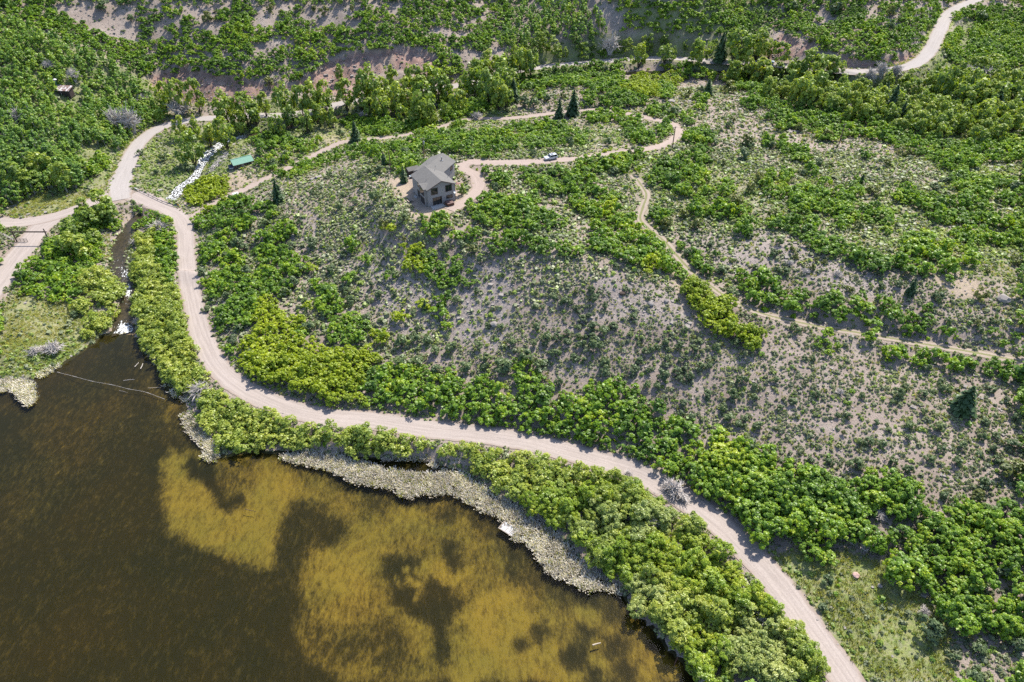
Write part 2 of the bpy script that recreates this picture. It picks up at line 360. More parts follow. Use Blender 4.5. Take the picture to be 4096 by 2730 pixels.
# the undercut red bank behind the upper road
BANK = Mask()
BANK.poly(TL(0,0,1000,560,1050,515,1150,490,1260,440,1300,470,1500,500,1640,545,1764,560)+TL(1,0,40,580,120,590,250,590,400,500,500,420,560,405,720,355,900,345,1000,325,1150,345,1250,405,1290,430,1290,540,1200,560,1000,480,880,500,700,560,690,690,500,650,300,610,150,640,0,680)+TL(0,0,1640,720,1450,700,1300,720,1250,680,1100,640), 1, 1.2)
BANK.poly(TL(2,0,1600,280,1640,260,1764,330)+TL(3,0,90,230,200,280,330,300,250,380,150,400,60,400,0,420), 1, 1.5)
BANK.poly(TL(3,0,480,370,700,440,900,380,1000,370,1020,400,900,450,720,475,560,470,500,420), 1, 1.5)
bx, by, _ = project(XX, YY, ZZ)
bk = BANK.get(bx, by)
ZZ = ZZ - bk*(1.2+2.6*np.abs(fbm(XX/3.2, YY/9, 21, 4)-.5)*2)
# house pad
HO = np.array([-25.2, 204.5]); PADZ = 24.0
dp = np.hypot(XX-HO[0], (YY-HO[1])*.85); wp = 1-sstep(13, 24, dp); ZZ = ZZ*(1-wp)+PADZ*wp
# roads cut in
for n in ('loop', 'track', 'drive', 'gate', 'spur', 'upper', 'main'):
    D, Zp = near(XX, YY, ROADS[n]); D = D.reshape(sh); Zp = Zp.reshape(sh); h = HALFW[n]
    w = 1-sstep(h+.6, h+(5.5 if n in ('main', 'upper') else 3.0), D)
    ZZ = ZZ*(1-w)+Zp*w; RD[n] = D
# pond basin
pm = (XX > -330) & (XX < 200) & (YY < 260)
SD = np.full(sh, 50.0); SD[pm] = poly_sd(XX[pm], YY[pm], SHORE)
ZZ = np.where(SD < 0, -np.minimum(1.3, .12-SD*.14), np.maximum(ZZ, np.minimum(.12+SD*.16, 40)*np.where(SD < 30, 1, 0)-np.where(SD < 30, 0, 99)))
D, Zp = near(XX, YY, CRK); D = D.reshape(sh); Zp = Zp.reshape(sh)
CRW = 2.7
w = 1-sstep(CRW-.3, CRW+2.5, D); w = w*np.where(RD['main'] < 5.0, 0, 1)
ZZ = ZZ*(1-w)+(Zp-.55)*w; RD['creek'] = D
HZ = ZZ
def hgt(x, y):
    x = np.asarray(x, float); y = np.asarray(y, float)
    i = np.clip(np.searchsorted(GX, x)-1, 0, len(GX)-2); j = np.clip(np.searchsorted(GY, y)-1, 0, len(GY)-2)
    fx = np.clip((x-GX[i])/(GX[i+1]-GX[i]), 0, 1); fy = np.clip((y-GY[j])/(GY[j+1]-GY[j]), 0, 1)
    return (HZ[j, i]*(1-fx)+HZ[j, i+1]*fx)*(1-fy)+(HZ[j+1, i]*(1-fx)+HZ[j+1, i+1]*fx)*fy
def field(F, x, y):
    i = np.clip(np.rint(np.interp(x, GX, np.arange(len(GX)))).astype(int), 0, len(GX)-1); j = np.clip(np.rint(np.interp(y, GY, np.arange(len(GY)))).astype(int), 0, len(GY)-1)
    return F[j, i]
def at(px, py, up=0.0):
    """first point where the line of sight meets the ground (raised by up); returns the ground point."""
    px = np.atleast_1d(np.asarray(px, float)); py = np.atleast_1d(np.asarray(py, float)); up = np.broadcast_to(up, px.shape)
    d = rays(px, py); d = d/np.hypot(d[:, 0], d[:, 1])[:, None]
    hit = np.zeros(len(px), bool); s = np.full(len(px), 700.0)
    for r in np.arange(40, 700, .5):
        x = d[:, 0]*r; y = d[:, 1]*r; z = CAMZ+d[:, 2]*r
        h = hgt(x, y)+up; new = (~hit) & (z <= h)
        s[new] = r-.25; hit |= new
        if hit.all(): break
    x = d[:, 0]*s; y = d[:, 1]*s
    return np.stack([x, y, hgt(x, y)], 1)
def at1(px, py, up=0.0): return at([px], [py], up)[0]
def seen(x, y, z):
    """True where no ground stands between the camera and the point."""
    ok = np.ones(len(x), bool)
    for f in np.linspace(.3, .985, 60):
        ok &= (CAMZ+(z-CAMZ)*f) > hgt(x*f, y*f)-.6
    return ok
# ---- what covers the ground, read from tracings
GREEN = Mask(.12); PALE = Mask(); YGR = Mask(); ROCKY = Mask()
# ================================================================ GROUND, ROADS, WATER
for p in (TL(1,0,0,960,450,960,700,1000,1100,950,1764,860,1764,1080,1400,1060,1150,1130,800,1060,500,1130,200,1230,0,1250), TL(2,0,0,820,300,840,520,860,900,840,1050,900,1000,980,600,1020,300,1050,0,1080),
          TL(2,0,0,1130,500,1100,760,1060,1080,1040,1300,1050,1764,1180,1764,1568,1000,1568,900,1420,760,1230,0,1230), TL(3,0,0,1290,400,1290,900,1330,1400,1390,1764,1330,1764,1568,0,1568),
          TL(3,1,0,0,1764,0,1764,420,1450,360,1300,310,900,300,500,190,200,60,0,40), TL(2,1,560,80,820,20,1080,160,1250,330,1150,330,900,230,600,150),
          TL(3,0,1000,1040,1300,1160,1764,1090,1764,1330,1350,1390,1000,1330,1230,1240)):
    GREEN.poly(p, .55, 6)
for p in (TL(0,0,0,40,500,280,1000,520,1200,800,1000,900,850,1030,760,1290,300,1400,0,1400), TL(0,0,930,950,1764,800,1764,1000,1560,1220,1300,1300,1200,1420,920,1280), TL(1,0,0,680,700,700,1000,800,1764,500,1764,820,1000,950,0,960),
          TL(2,0,0,340,600,240,1764,260,1764,560,1000,420,300,560,0,560), TL(3,0,0,460,1000,500,1400,80,1764,60,1764,1090,1200,960,400,800,0,640), TL(2,0,700,0,1764,0,1764,260,900,230)):
    GREEN.poly(p, .8, 6)
for p in (TL(0,1,120,440,500,520,640,640,690,730,560,860,400,965,245,1050,0,1040,0,520), TL(0,0,0,1400,300,1300,560,1340,700,1290,560,1440,300,1500,100,1490,0,1470), TL(0,0,720,1290,850,1010,930,950,1010,900,880,1010,780,1180), TL(3,2,200,640,540,660,900,760,1000,900,1150,1010,1250,1150,1300,1568,640,1568,250,960,0,720)):
    YGR.poly(p, .8, 4)
YGR.stroke(TL(3,0,800,480,960,450,1060,400), 14, 1, 2); YGR.stroke(TL(3,0,1040,370,1120,200,1180,110), 12, 1, 2); YGR.stroke(TL(3,0,1190,330,1230,200,1330,80), 14, 1, 2)
YGR.stroke(TL(0,1,730,60,740,200), 10, .8); YGR.stroke(TL(0,1,790,480,810,620,690,740), 10, .8)
GREEN.poly(TL(3,2,200,640,540,660,900,760,1000,900,1150,1010,1250,1150,1300,1568,640,1568,250,960,0,720), .6, 4)
GREEN.poly(TL(0,1,0,780,130,760,560,780,600,840,400,960,245,1040,0,1030), .95, 4); YGR.poly(TL(0,1,0,850,560,800,600,840,400,960,245,1040,0,1030), .15, 4)
for p in (TL(1,0,830,1240,1010,1190,1060,1280,1180,1350,1130,1450,980,1340,900,1290), TL(1,0,1060,1450,1330,1370,1420,1330,1530,1280,1380,1450,1260,1500,1100,1520), TL(3,1,1100,350,1200,320,1460,370,1500,480,1330,500,1220,420), TL(2,1,1080,290,1240,330,1240,480,1300,600,1180,560), TL(0,0,560,950,640,960,740,1290,640,1300,600,1150),TL(1,0,420,880,640,860,640,990,500,1010,430,960), TL(0,0,1560,1150,1740,1230,1764,1260,1600,1330,1560,1290), TL(1,0,860,420,940,400,940,520,880,500)):
    PALE.poly(p, 1, 4)
for p in (TL(3,1,0,40,300,160,900,300,900,480,500,460,200,320,0,240), TL(2,1,1200,60,1764,0,1764,330,1500,300), TL(2,1,600,300,1150,420,1250,700,700,620,560,400), TL(1,0,930,0,1040,0,1000,110), TL(1,1,760,200,1764,250,1764,860,900,720), TL(2,0,680,60,760,60,750,230)):
    ROCKY.poly(p, 1, 6)
ROCKY.poly(TL(1,0,905,0,1050,0,1010,110,960,90), 1, 2)

gx, gy, _ = project(XX, YY, HZ)
A = {k: m.edge(gx, gy).ravel() for k, m in dict(green=GREEN, pale=PALE, yellow=YGR, rocky=ROCKY, bank=BANK).items()}
inside = ((gx > -60) & (gx < 4156) & (gy > -40) & (gy < 2790)).ravel()
for k, dv in dict(green=.5, pale=0, yellow=.1, rocky=0, bank=0).items(): A[k] = np.where(inside, A[k], dv)
nx, ny = len(GX), len(GY)
ii = np.arange(nx*ny).reshape(ny, nx)
F = np.stack([ii[:-1, :-1], ii[:-1, 1:], ii[1:, 1:], ii[1:, :-1]], -1).reshape(-1, 4)
m, t, b = nt('dry_soil'); P = geo_pos(t)
n1 = noise(t, P, .12, 6, .65); n2 = noise(t, P, 1.3, 5, .7); n3 = noise(t, P, 4.5, 3, .7)
c = ramp(t, n1, [(.3, (.205, .163, .138)), (.5, (.255, .208, .178)), (.7, (.31, .262, .226))])
c = mixc(t, math_(t, 'MULTIPLY', attr(t, 'rocky'), .6), c, ramp(t, n2, [(.35, (.17, .152, .142)), (.55, (.29, .252, .232)), (.75, (.41, .375, .35))]))
bankc = ramp(t, noise(t, P, .22, 5, .7), [(.3, (.18, .115, .10)), (.5, (.27, .175, .145)), (.68, (.37, .275, .22))])
c = mixc(t, attr(t, 'bank'), c, bankc)
c = mixc(t, math_(t, 'MULTIPLY', attr(t, 'pale'), ramp(t, n2, [(.3, (.3,)*3), (.6, (1,)*3)])), c, (.33, .265, .195))
gf = math_(t, 'ADD', math_(t, 'MULTIPLY', attr(t, 'green'), 1.25), math_(t, 'MULTIPLY', math_(t, 'SUBTRACT', n2, .62), 2.4), True)
c = mixc(t, gf, c, ramp(t, n1, [(.35, (.09, .125, .04)), (.65, (.17, .21, .065))]))
yf = math_(t, 'ADD', math_(t, 'MULTIPLY', attr(t, 'yellow'), 1.1), math_(t, 'MULTIPLY', math_(t, 'SUBTRACT', n2, .6), 1.5), True)
c = mixc(t, math_(t, 'MULTIPLY', yf, attr(t, 'yellow')), c, ramp(t, noise(t, P, .5, 5, .7), [(.3, (.10, .16, .03)), (.5, (.17, .21, .05)), (.74, (.29, .27, .115))]))
c = mixc(t, 1.0, c, ramp(t, n3, [(.3, (.70,)*3), (.5, (1.0,)*3), (.75, (1.22,)*3)]), 'MULTIPLY')
t.links.new(c, b.inputs['Base Color']); b.inputs['Roughness'].default_value = .95; b.inputs['Specular IOR Level'].default_value = .1
bump(t, b, math_(t, 'ADD', n2, math_(t, 'MULTIPLY', n3, .5)), .9, .35)
M['soil'] = m
g = link('ground', idx_mesh('ground', np.stack([XX, YY, HZ], -1).reshape(-1, 3), F, [m], A, True)); tag(g, kind='structure')

# ---- roads as ribbons laid on the graded ground
def roadmat(name, a_, b_, edge, mark=.5, mid=None):
    m, t, b = nt(name); P = geo_pos(t)
    ac = attr(t, 'across'); al = attr(t, 'along')
    n1 = noise(t, P, .35, 5, .6); n2 = noise(t, P, 3.0, 4, .7)
    cv = N(t, 'CombineXYZ'); t.links.new(math_(t, 'MULTIPLY', al, .035), cv.inputs[0]); t.links.new(math_(t, 'MULTIPLY', ac, 3.2), cv.inputs[1])
    streak = noise(t, cv.outputs[0], 1.6, 5, .65)
    c = mixc(t, math_(t, 'MULTIPLY', n1, .9), a_, b_)
    c = mixc(t, math_(t, 'MULTIPLY', ramp(t, streak, [(.44, (0,)*3), (.60, (1,)*3)]), mark), c, tuple(x*.74 for x in a_))
    ab = math_(t, 'ABSOLUTE', ac)
    e = math_(t, 'ADD', ab, math_(t, 'MULTIPLY', math_(t, 'SUBTRACT', n1, .5), .5))
    c = mixc(t, ramp(t, e, [(.74, (0,)*3), (1.0, (1,)*3)]), c, edge)
    if mid: c = mixc(t, ramp(t, math_(t, 'ADD', ab, math_(t, 'MULTIPLY', math_(t, 'SUBTRACT', n2, .5), .6)), [(.18, (1,)*3), (.34, (0,)*3)]), c, mid)
    c = mixc(t, 1.0, c, ramp(t, n2, [(.3, (.88,)*3), (.7, (1.1,)*3)]), 'MULTIPLY')
    t.links.new(c, b.inputs['Base Color']); b.inputs['Roughness'].default_value = .92; b.inputs['Specular IOR Level'].default_value = .15
    bump(t, b, n2, .4, .08)
    return m
R1 = roadmat('gravel_road', (.275, .233, .208), (.32, .278, .252), (.22, .175, .145))
R2 = roadmat('worn_road', (.27, .245, .228), (.31, .283, .265), (.23, .185, .15), .3)
R3 = roadmat('dirt_drive', (.27, .215, .185), (.32, .26, .225), (.22, .175, .14), .4)
R4 = roadmat('two_track', (.25, .205, .17), (.30, .245, .205), (.18, .16, .095), .3, (.15, .15, .07))
def ribbon(name, P, hw, mat, lift_=.05, edge=.35, na=9, widen=None, label=None):
    d = np.gradient(P[:, :2], axis=0); d = unit(d); nrm = np.stack([-d[:, 1], d[:, 0]], 1)
    s = np.r_[0, np.cumsum(np.linalg.norm(np.diff(P[:, :2], axis=0), axis=1))]
    W = np.full(len(P), hw) if widen is None else hw*widen
    Lw = W+edge*(fbm(s/2.5, s*0+1, 31, 3)-.5)*2.4; Rw = W+edge*(fbm(s/2.5, s*0+9, 37, 3)-.5)*2.4
    f = np.linspace(-1, 1, na)
    off = np.where(f[None] < 0, f[None]*Rw[:, None], f[None]*Lw[:, None])
    X = P[:, 0, None]+nrm[:, 0, None]*off; Y = P[:, 1, None]+nrm[:, 1, None]*off
    Z = np.maximum(hgt(X, Y), P[:, 2, None]-.6)+lift_
    ii = np.arange(len(P)*na).reshape(len(P), na)
    F = np.stack([ii[:-1, :-1], ii[1:, :-1], ii[1:, 1:], ii[:-1, 1:]], -1).reshape(-1, 4)
    o = link(name, idx_mesh(name, np.stack([X, Y, Z], -1).reshape(-1, 3), F[:, ::-1], [mat], dict(across=np.broadcast_to(f, X.shape).ravel(), along=np.repeat(s, na)), True))
    return tag(o, kind='structure')
def bump_w(P, px, py, r, k):
    q = at1(px, py); return 1+k*np.exp(-((P[:, 0]-q[0])**2+(P[:, 1]-q[1])**2)/(r*r))
P_ = ROADS['main']; ribbon('gravel_road', P_, 3.15, R1, .09, .3, 11, bump_w(P_, 560, 790, 12, .5)*bump_w(P_, 735, 870, 8, .3))
P_ = ROADS['upper']; ribbon('valley_road', P_, 3.5, R2, .13, .25, 11, bump_w(P_, 480, 730, 14, .35))
ribbon('side_road', ROADS['spur'], 3.6, R1, .06, .4, 11)
ribbon('gate_road', ROADS['gate'], 4.4, R1, .03, .5, 11)
ribbon('driveway', ROADS['loop'], 1.9, R3, .07, .35)
ribbon('yard_drive', ROADS['drive'], 2.3, R3, .10, .5, 9)
ribbon('two_track_path', ROADS['track'], 1.35, R4, .06, .3)
# footpaths across the slope
R5 = roadmat('footpath', (.235, .19, .165), (.275, .225, .195), (.20, .16, .14), .2)
def foot(name, pts, hw=.45, mat=R5):
    q = smooth_path(at([p[0] for p in pts], [p[1] for p in pts]), .8)
    ribbon(name, q, hw, mat, .05, .3, 5)
foot('footpath', TL(2,1,620,900,760,895,900,893,1050,885,1200,880,1350,880,1450,868,1600,850,1764,845)+TL(3,1,100,850,250,875,400,885,480,885), .6)
foot('footpath', TL(3,0,0,880,150,960,330,1060,420,1120,520,1180,600,1225,700,1260), .7)
foot('footpath', TL(3,0,1420,150,1390,250,1370,330,1350,420,1310,500), .8)
foot('footpath', TL(0,0,0,1450,120,1405,230,1350,300,1290), .5)
foot('footpath', TL(1,1,850,880,960,890,1200,920,1380,930), .6)

# ---- pond
m, t, b = nt('pond_water'); t.nodes.remove(b); P = geo_pos(t)
tr = N(t, 'BsdfTransparent'); tr.inputs[0].default_value = (.80, .76, .60, 1)
gl = N(t, 'BsdfGlossy'); gl.inputs['Roughness'].default_value = .04
bp = N(t, 'Bump'); bp.inputs['Strength'].default_value = .25; bp.inputs['Distance'].default_value = .05
t.links.new(noise(t, P, 1.2, 4), bp.inputs['Height']); t.links.new(bp.outputs[0], gl.inputs['Normal'])
fr = N(t, 'Fresnel'); fr.inputs['IOR'].default_value = 1.2
mx = N(t, 'MixShader'); t.links.new(fr.outputs[0], mx.inputs[0]); t.links.new(tr.outputs[0], mx.inputs[1]); t.links.new(gl.outputs[0], mx.inputs[2])
t.links.new(mx.outputs[0], t.nodes['Material Output'].inputs['Surface'])
M['water'] = m
wx, wy = np.meshgrid(np.linspace(-330, 120, 60), np.linspace(-60, 230, 40)); ii = np.arange(wx.size).reshape(wx.shape)
Fw = np.stack([ii[:-1, :-1], ii[:-1, 1:], ii[1:, 1:], ii[1:, :-1]], -1).reshape(-1, 4)
wsd = poly_sd(wx, wy, SHORE).ravel(); Fw = Fw[(wsd[Fw] < 14).any(1)]
tag(link('pond_water', idx_mesh('pond_water', np.stack([wx, wy, wx*0], -1).reshape(-1, 3), Fw, [m], smooth=True)), kind='structure')
ALG = Mask(.07)
ALG.poly(TL(0,2,0,80,250,0,700,0,500,180,380,300,250,450,100,520,0,560), .22, 14); ALG.stroke(TL(0,1,1120,1130,1200,1250,1150,1330), 60, .42, 14); ALG.stroke(TL(0,1,900,700,1000,950,1080,1080), 40, .3, 12)
ALG.poly(TL(0,1,200,1150,800,1050,1000,1200,1000,1400,500,1568,100,1568), .18, 14)
ALG.poly(TL(0,1,1130,1500,1410,1480,1500,1568,1110,1568), .3, 10)
ALG.poly(TL(0,2,1085,-20,1110,100,1140,260,1150,400,1190,520,1350,610,1500,660,1620,700,1764,780)+TL(1,2,140,750,130,600,200,420,260,330,420,330,620,500,560,630,380,640,300,720,280,900,320,1050,250,1250,380,1420,600,1568,1900,1568)+TL(2,2,1180,1568,1150,1480,1000,1420,930,1330,850,1220,700,1130,560,1090,420,1080,300,950,150,880,0,840)+TL(1,2,1700,640,1560,560,1420,340,1300,320,1050,330,820,250,600,210,480,120,300,90,150,40,0,0), .60, 8)
ALG.poly(TL(0,2,1085,-20,1120,150,1150,400,1200,530,1350,600,1500,650,1764,760)+TL(1,2,0,765,110,740,150,560,250,330,260,180,250,70,60,90,0,120)+TL(0,2,1700,330,1560,370,1480,280,1420,150,1300,130,1290,-20), .84, 9)
ALG.poly(TL(0,2,1420,40,1764,20,1764,200,1700,230,1650,310,1560,350,1480,250), .5, 4)
ALG.stroke(TL(0,2,1310,60,1340,120,1430,120), 28, .06, 4); ALG.stroke(TL(0,2,1440,110,1480,230,1530,310,1570,350,1640,290), 20, .04, 5); ALG.stroke(TL(0,2,1060,-30,1000,20), 40, .04, 8)
ALG.poly(TL(1,2,180,430,260,350,400,400,470,480,420,560,520,580,420,640,300,700,220,770,130,740,150,600), .12, 6)
ALG.poly(TL(1,2,390,640,600,620,850,650,760,800,780,950,620,980,420,940), .85, 10); ALG.stroke(TL(1,2,700,560,860,580), 40, .8, 10)
ALG.poly(TL(1,2,640,160,780,230,960,280,980,380,760,360,640,250), .3, 8)
ALG.poly(TL(1,2,860,700,1060,690,1150,760,1000,800,1180,840,1320,890,1420,1000,1380,1080,1300,1180,1340,1330,1280,1420,1200,1300,1180,1160,1080,1110,960,1020,920,850), .05, 6)
for p, r in ((TL(1,2,1030,780), 20), (TL(1,2,1130,790,1230,750,1290,710), 32), (TL(1,2,1290,780,1330,860,1240,830), 26), (TL(1,2,1040,860,1100,880), 24), (TL(1,2,960,830,980,900), 12), (TL(1,2,1160,840,1150,900), 12), (TL(1,2,1370,840,1440,800), 35), (TL(1,2,1120,940,1090,990), 14)):
    ALG.stroke(p, r*.7, .8, 3)
ALG.poly(TL(1,2,1380,1080,1500,1030,1570,950,1764,900)+TL(2,2,60,980,140,1100,120,1250,60,1350,0,1350)+TL(1,2,1764,1400,1560,1480,1440,1330,1460,1180), .88, 6)
ALG.poly(TL(1,2,1380,1300,1450,1290,1440,1400,1350,1400), .85, 4); ALG.stroke(TL(1,2,1420,1500,1530,1450), 45, .9, 4); ALG.stroke(TL(1,2,1764,1450)+TL(2,2,200,1350,380,1500), 70, .8, 6)
ALG.stroke(TL(1,2,1000,420,1080,440), 45, .75, 8); ALG.stroke(TL(1,2,1300,340,1440,440,1470,500), 30, .75, 8); ALG.stroke(TL(1,2,1140,570,1500,560,1640,640), 40, .62, 8)
ALG.poly(TL(1,2,1290,600,1400,580,1420,760,1340,780,1280,680), .1, 6); ALG.stroke(TL(1,2,1300,390,1350,380), 30, .15, 6)
ALG.stroke(TL(1,2,420,1250,600,1300,900,1250,1000,1330,900,1420), 60, .33, 10); ALG.stroke(TL(1,2,1080,1180,1130,1270), 45, .75, 6)
ALG.poly(TL(1,2,1450,320,1560,420,1680,480)+TL(2,2,0,620,160,740,300,900,520,1000,700,960,800,1080,1000,1300,1180,1480,1200,1568,1120,1500,960,1400,850,1200,700,1100,540,1060,420,1040,280,920,100,850,0,760)+TL(1,2,1764,640,1580,540,1480,460), .30, 5)
for x, y, r in ((520,1180,60),(440,1380,80),(180,1220,40),(700,1320,50),(790,1470,75),(560,1500,40),(60,1300,40)): ALG.stroke(TL(2,2,x,y), r*.7, .12, 6)
ALG.stroke(TL(2,2,920,1500,1020,1420,1100,1500), 40, .85, 5); ALG.stroke(TL(2,2,560,1380,620,1430), 20, .8, 4); ALG.stroke(TL(2,2,450,1080,560,1110), 30, .8, 5); ALG.stroke(TL(2,2,820,1190,900,1250,860,1380), 30, .75, 5)
px_, py_ = np.meshgrid(np.arange(-210, 45, .55), np.arange(50, 196, .55))
psd = poly_sd(px_, py_, SHORE)
bz = np.minimum(hgt(px_, py_), 0)+.16+(fbm(px_/1.5, py_/1.5, 8, 3)-.5)*.16
ax_, ay_, _ = project(px_, py_, np.where(psd < 0, -.5, 0))
wob = 36
al = ALG.get(ax_+(fbm(px_/3, py_/3, 51, 3)-.5)*wob, ay_+(fbm(px_/3, py_/3, 52, 3)-.5)*wob, .1)
ii = np.arange(px_.size).reshape(px_.shape)
Fb = np.stack([ii[:-1, :-1], ii[:-1, 1:], ii[1:, 1:], ii[1:, :-1]], -1).reshape(-1, 4); Fb = Fb[(psd.ravel()[Fb] < 1.2).all(1)]
m, t, b = nt('pond_bed'); P = geo_pos(t)
mp = N(t, 'Mapping'); mp.inputs['Rotation'].default_value = (0, 0, .5); mp.inputs['Scale'].default_value = (1.0, .45, 1); t.links.new(P, mp.inputs[0])
n1 = noise(t, mp.outputs[0], .9, 6, .68); n2 = noise(t, P, .12, 5, .6); n3 = noise(t, mp.outputs[0], 3.2, 4, .7)
v = math_(t, 'ADD', attr(t, 'algae'), math_(t, 'MULTIPLY', math_(t, 'SUBTRACT', n1, .5), 1.5))
v = math_(t, 'ADD', v, math_(t, 'MULTIPLY', math_(t, 'SUBTRACT', n2, .5), .35))
v = math_(t, 'ADD', v, math_(t, 'MULTIPLY', math_(t, 'SUBTRACT', n3, .5), .8))
c = ramp(t, v, [(.08, (.026, .026, .015)), (.36, (.050, .045, .022)), (.60, (.115, .096, .033)), (.92, (.20, .168, .046))])
dk = ramp(t, noise(t, P, .05, 4), [(.35, (.82, .9, .95)), (.65, (1.15, 1.05, .95))])
c = mixc(t, 1.0, c, dk, 'MULTIPLY')
t.links.new(c, b.inputs['Base Color']); b.inputs['Roughness'].default_value = 1; b.inputs['Specular IOR Level'].default_value = 0
bump(t, b, math_(t, 'ADD', n1, n3), .5, .3)
tag(link('pond_bed', idx_mesh('pond_bed', np.stack([px_, py_, bz], -1).reshape(-1, 3), Fb, [m], dict(algae=al.ravel()), True)), kind='structure')

# ---- creek with rapids
FOAM = Mask(.24)
FOAM.poly(TL(0,1,780,725,830,640,890,660,930,720,930,760,860,770), 1, 4); FOAM.stroke(TL(0,1,880,420,880,470), 18, .9); FOAM.stroke(TL(0,1,860,290,870,330), 24, .75); FOAM.stroke(TL(0,1,900,520,905,600), 14, .6); FOAM.stroke(TL(0,1,830,250,900,260), 20, .5)
FOAM.stroke(TL(0,0,1180,1380,1300,1270,1390,1130,1430,1070,1530,1000,1640,950), 40, .85, 4)
d = unit(np.gradient(CRK[:, :2], axis=0)); nr = np.stack([-d[:, 1], d[:, 0]], 1); s = np.arange(len(CRK))*1.0
f = np.linspace(-1, 1, 11); Wc = (2.6+.9*(fbm(s/7, s*0, 71, 2)-.5)*2)*(1-.2*sstep(60, 90, s)); Wc = Wc*(1+.5*np.exp(-s/6))
X = CRK[:, 0, None]+nr[:, 0, None]*f*Wc[:, None]; Y = CRK[:, 1, None]+nr[:, 1, None]*f*Wc[:, None]
Z = CRK[:, 2, None]-.12+(fbm(X*1.3, Y*1.3, 77, 3)-.5)*.22
ok_ = np.where((near(CRK[:, 0], CRK[:, 1], ROADS['main'])[0] > 4.2))[0]
ii = np.arange(X.size).reshape(X.shape); F = np.stack([ii[:-1, :-1], ii[1:, :-1], ii[1:, 1:], ii[:-1, 1:]], -1)
keep = np.isin(np.arange(len(CRK)-1), ok_); F = F[keep].reshape(-1, 4)
fx_, fy_, _ = project(X, Y, Z); fo = FOAM.get(fx_, fy_, .6)
m, t, b = nt('creek_water'); P = geo_pos(t)
cv = N(t, 'CombineXYZ'); t.links.new(math_(t, 'MULTIPLY', attr(t, 'along'), .55), cv.inputs[0]); t.links.new(math_(t, 'MULTIPLY', attr(t, 'across'), 2.6), cv.inputs[1])
n1 = noise(t, cv.outputs[0], 1.5, 6, .7)
v = math_(t, 'ADD', attr(t, 'foam'), math_(t, 'MULTIPLY', math_(t, 'SUBTRACT', n1, .60), 3.2))
fm = ramp(t, v, [(.5, (0,)*3), (.66, (1,)*3)])
c = mixc(t, fm, ramp(t, noise(t, P, 1.0, 4), [(.3, (.018, .017, .012)), (.7, (.055, .043, .026))]), (.6, .62, .63))
t.links.new(c, b.inputs['Base Color']); b.inputs['IOR'].default_value = 1.33; b.inputs['Specular IOR Level'].default_value = .22
t.links.new(math_(t, 'ADD', math_(t, 'MULTIPLY', fm, .6), .12), b.inputs['Roughness']); bump(t, b, n1, .8, .25)
tag(link('creek_water', idx_mesh('creek_water', np.stack([X, Y, Z], -1).reshape(-1, 3), F[:, ::-1], [m], dict(foam=fo.ravel(), along=np.repeat(s, 11), across=np.broadcast_to(f, X.shape).ravel()), True)), kind='structure')
# ================================================================ PLANTS: where they grow (traced), then what they look like
OAK, YOK, WIL, ASP, COT = Mask(), Mask(), Mask(), Mask(), Mask()
def spots(mask, c, r, L, v=1.0):
    for q in L: mask.stroke([T(c, r, q[0], q[1])], q[2]/TS, v, 1.5)
def strk(mask, c, r, rad, *xy, v=1.0): mask.stroke(TL(c, r, *xy), rad/TS, v, 1.5)
# upper left twelfth
ASP.poly(TL(0,0,0,40,200,160,480,290,780,410,930,510,1010,560,1030,620,1180,800,1010,880,930,940,850,980,700,960,560,960,560,1080,600,1190,430,1300,330,1270,250,1290,170,1350,0,1370), .95, 2)
OAK.poly(TL(0,0,0,0,330,0,420,80,520,130,600,200,750,240,900,270,1160,270,1220,330,1090,460,1000,520,930,500,780,400,600,340,480,280,350,200,200,160,0,40), .95, 2)
spots(OAK,0,0,[(640,1150,60),(530,1220,50),(720,1110,45),(980,30,45),(990,130,50),(1000,230,45),(1050,110,60),(1190,50,70),(1540,100,50),(1300,150,50),(1200,210,45),(1270,215,45),(1400,270,60),(1340,310,60),(1490,300,70),(1640,30,60),(1640,170,80),(1570,240,60),(1700,100,60),(1740,240,60),(1400,400,40),(1480,440,70),(1560,470,80),(1640,500,70),(1660,340,80),(1740,500,40),(1340,440,50),(1220,430,60),(1140,440,60),(1260,320,50),(1150,370,60)])
YOK.poly(TL(0,0,1250,1330,1400,1230,1560,1220,1600,1280,1560,1400,1480,1440,1400,1480,1340,1420), 1, 1.5)
OAK.poly(TL(0,0,1340,1450,1420,1480,1480,1440,1600,1380,1764,1340,1764,1568,1330,1568), .75, 2); OAK.poly(TL(0,0,540,1390,640,1300,740,1330,780,1470,820,1540,800,1568,460,1568,520,1480), .8, 2)
OAK.poly(TL(0,0,860,1480,960,1450,1120,1480,1200,1568,860,1568), .55, 2)
# top, second
OAK.poly(TL(1,0,180,60,300,40,330,120,480,180,560,160,680,100,740,40,900,60,960,100,1020,0,1400,0,1500,60,1560,40,1764,0,1764,300,1650,240,1480,330,1440,330,1300,330,1250,400,1150,330,1000,310,900,350,720,350,560,400,480,440,380,500,250,560,120,540,100,440,90,380,180,330,260,300,180,250,110,280,30,240,130,180), .8, 2)
strk(OAK,1,0,14,820,285,700,300,560,315,v=.1); strk(OAK,1,0,30,1180,215,1300,225,1450,235,v=.15); OAK.stroke(TL(1,0,1400,130,1480,180,1620,90), 20, .3, 3); OAK.poly(TL(1,0,560,160,700,110,690,60,760,120,640,200), .3, 3)
spots(OAK,1,0,[(50,450,75),(60,240,45),(1560,270,75),(1330,450,90),(40,970,60),(110,960,60),(180,960,60),(1380,790,75),(1500,750,55),(1550,1235,80),(1010,1110,70),(1090,1100,80),(1240,1530,75),(80,1440,55),(1180,1500,50)])
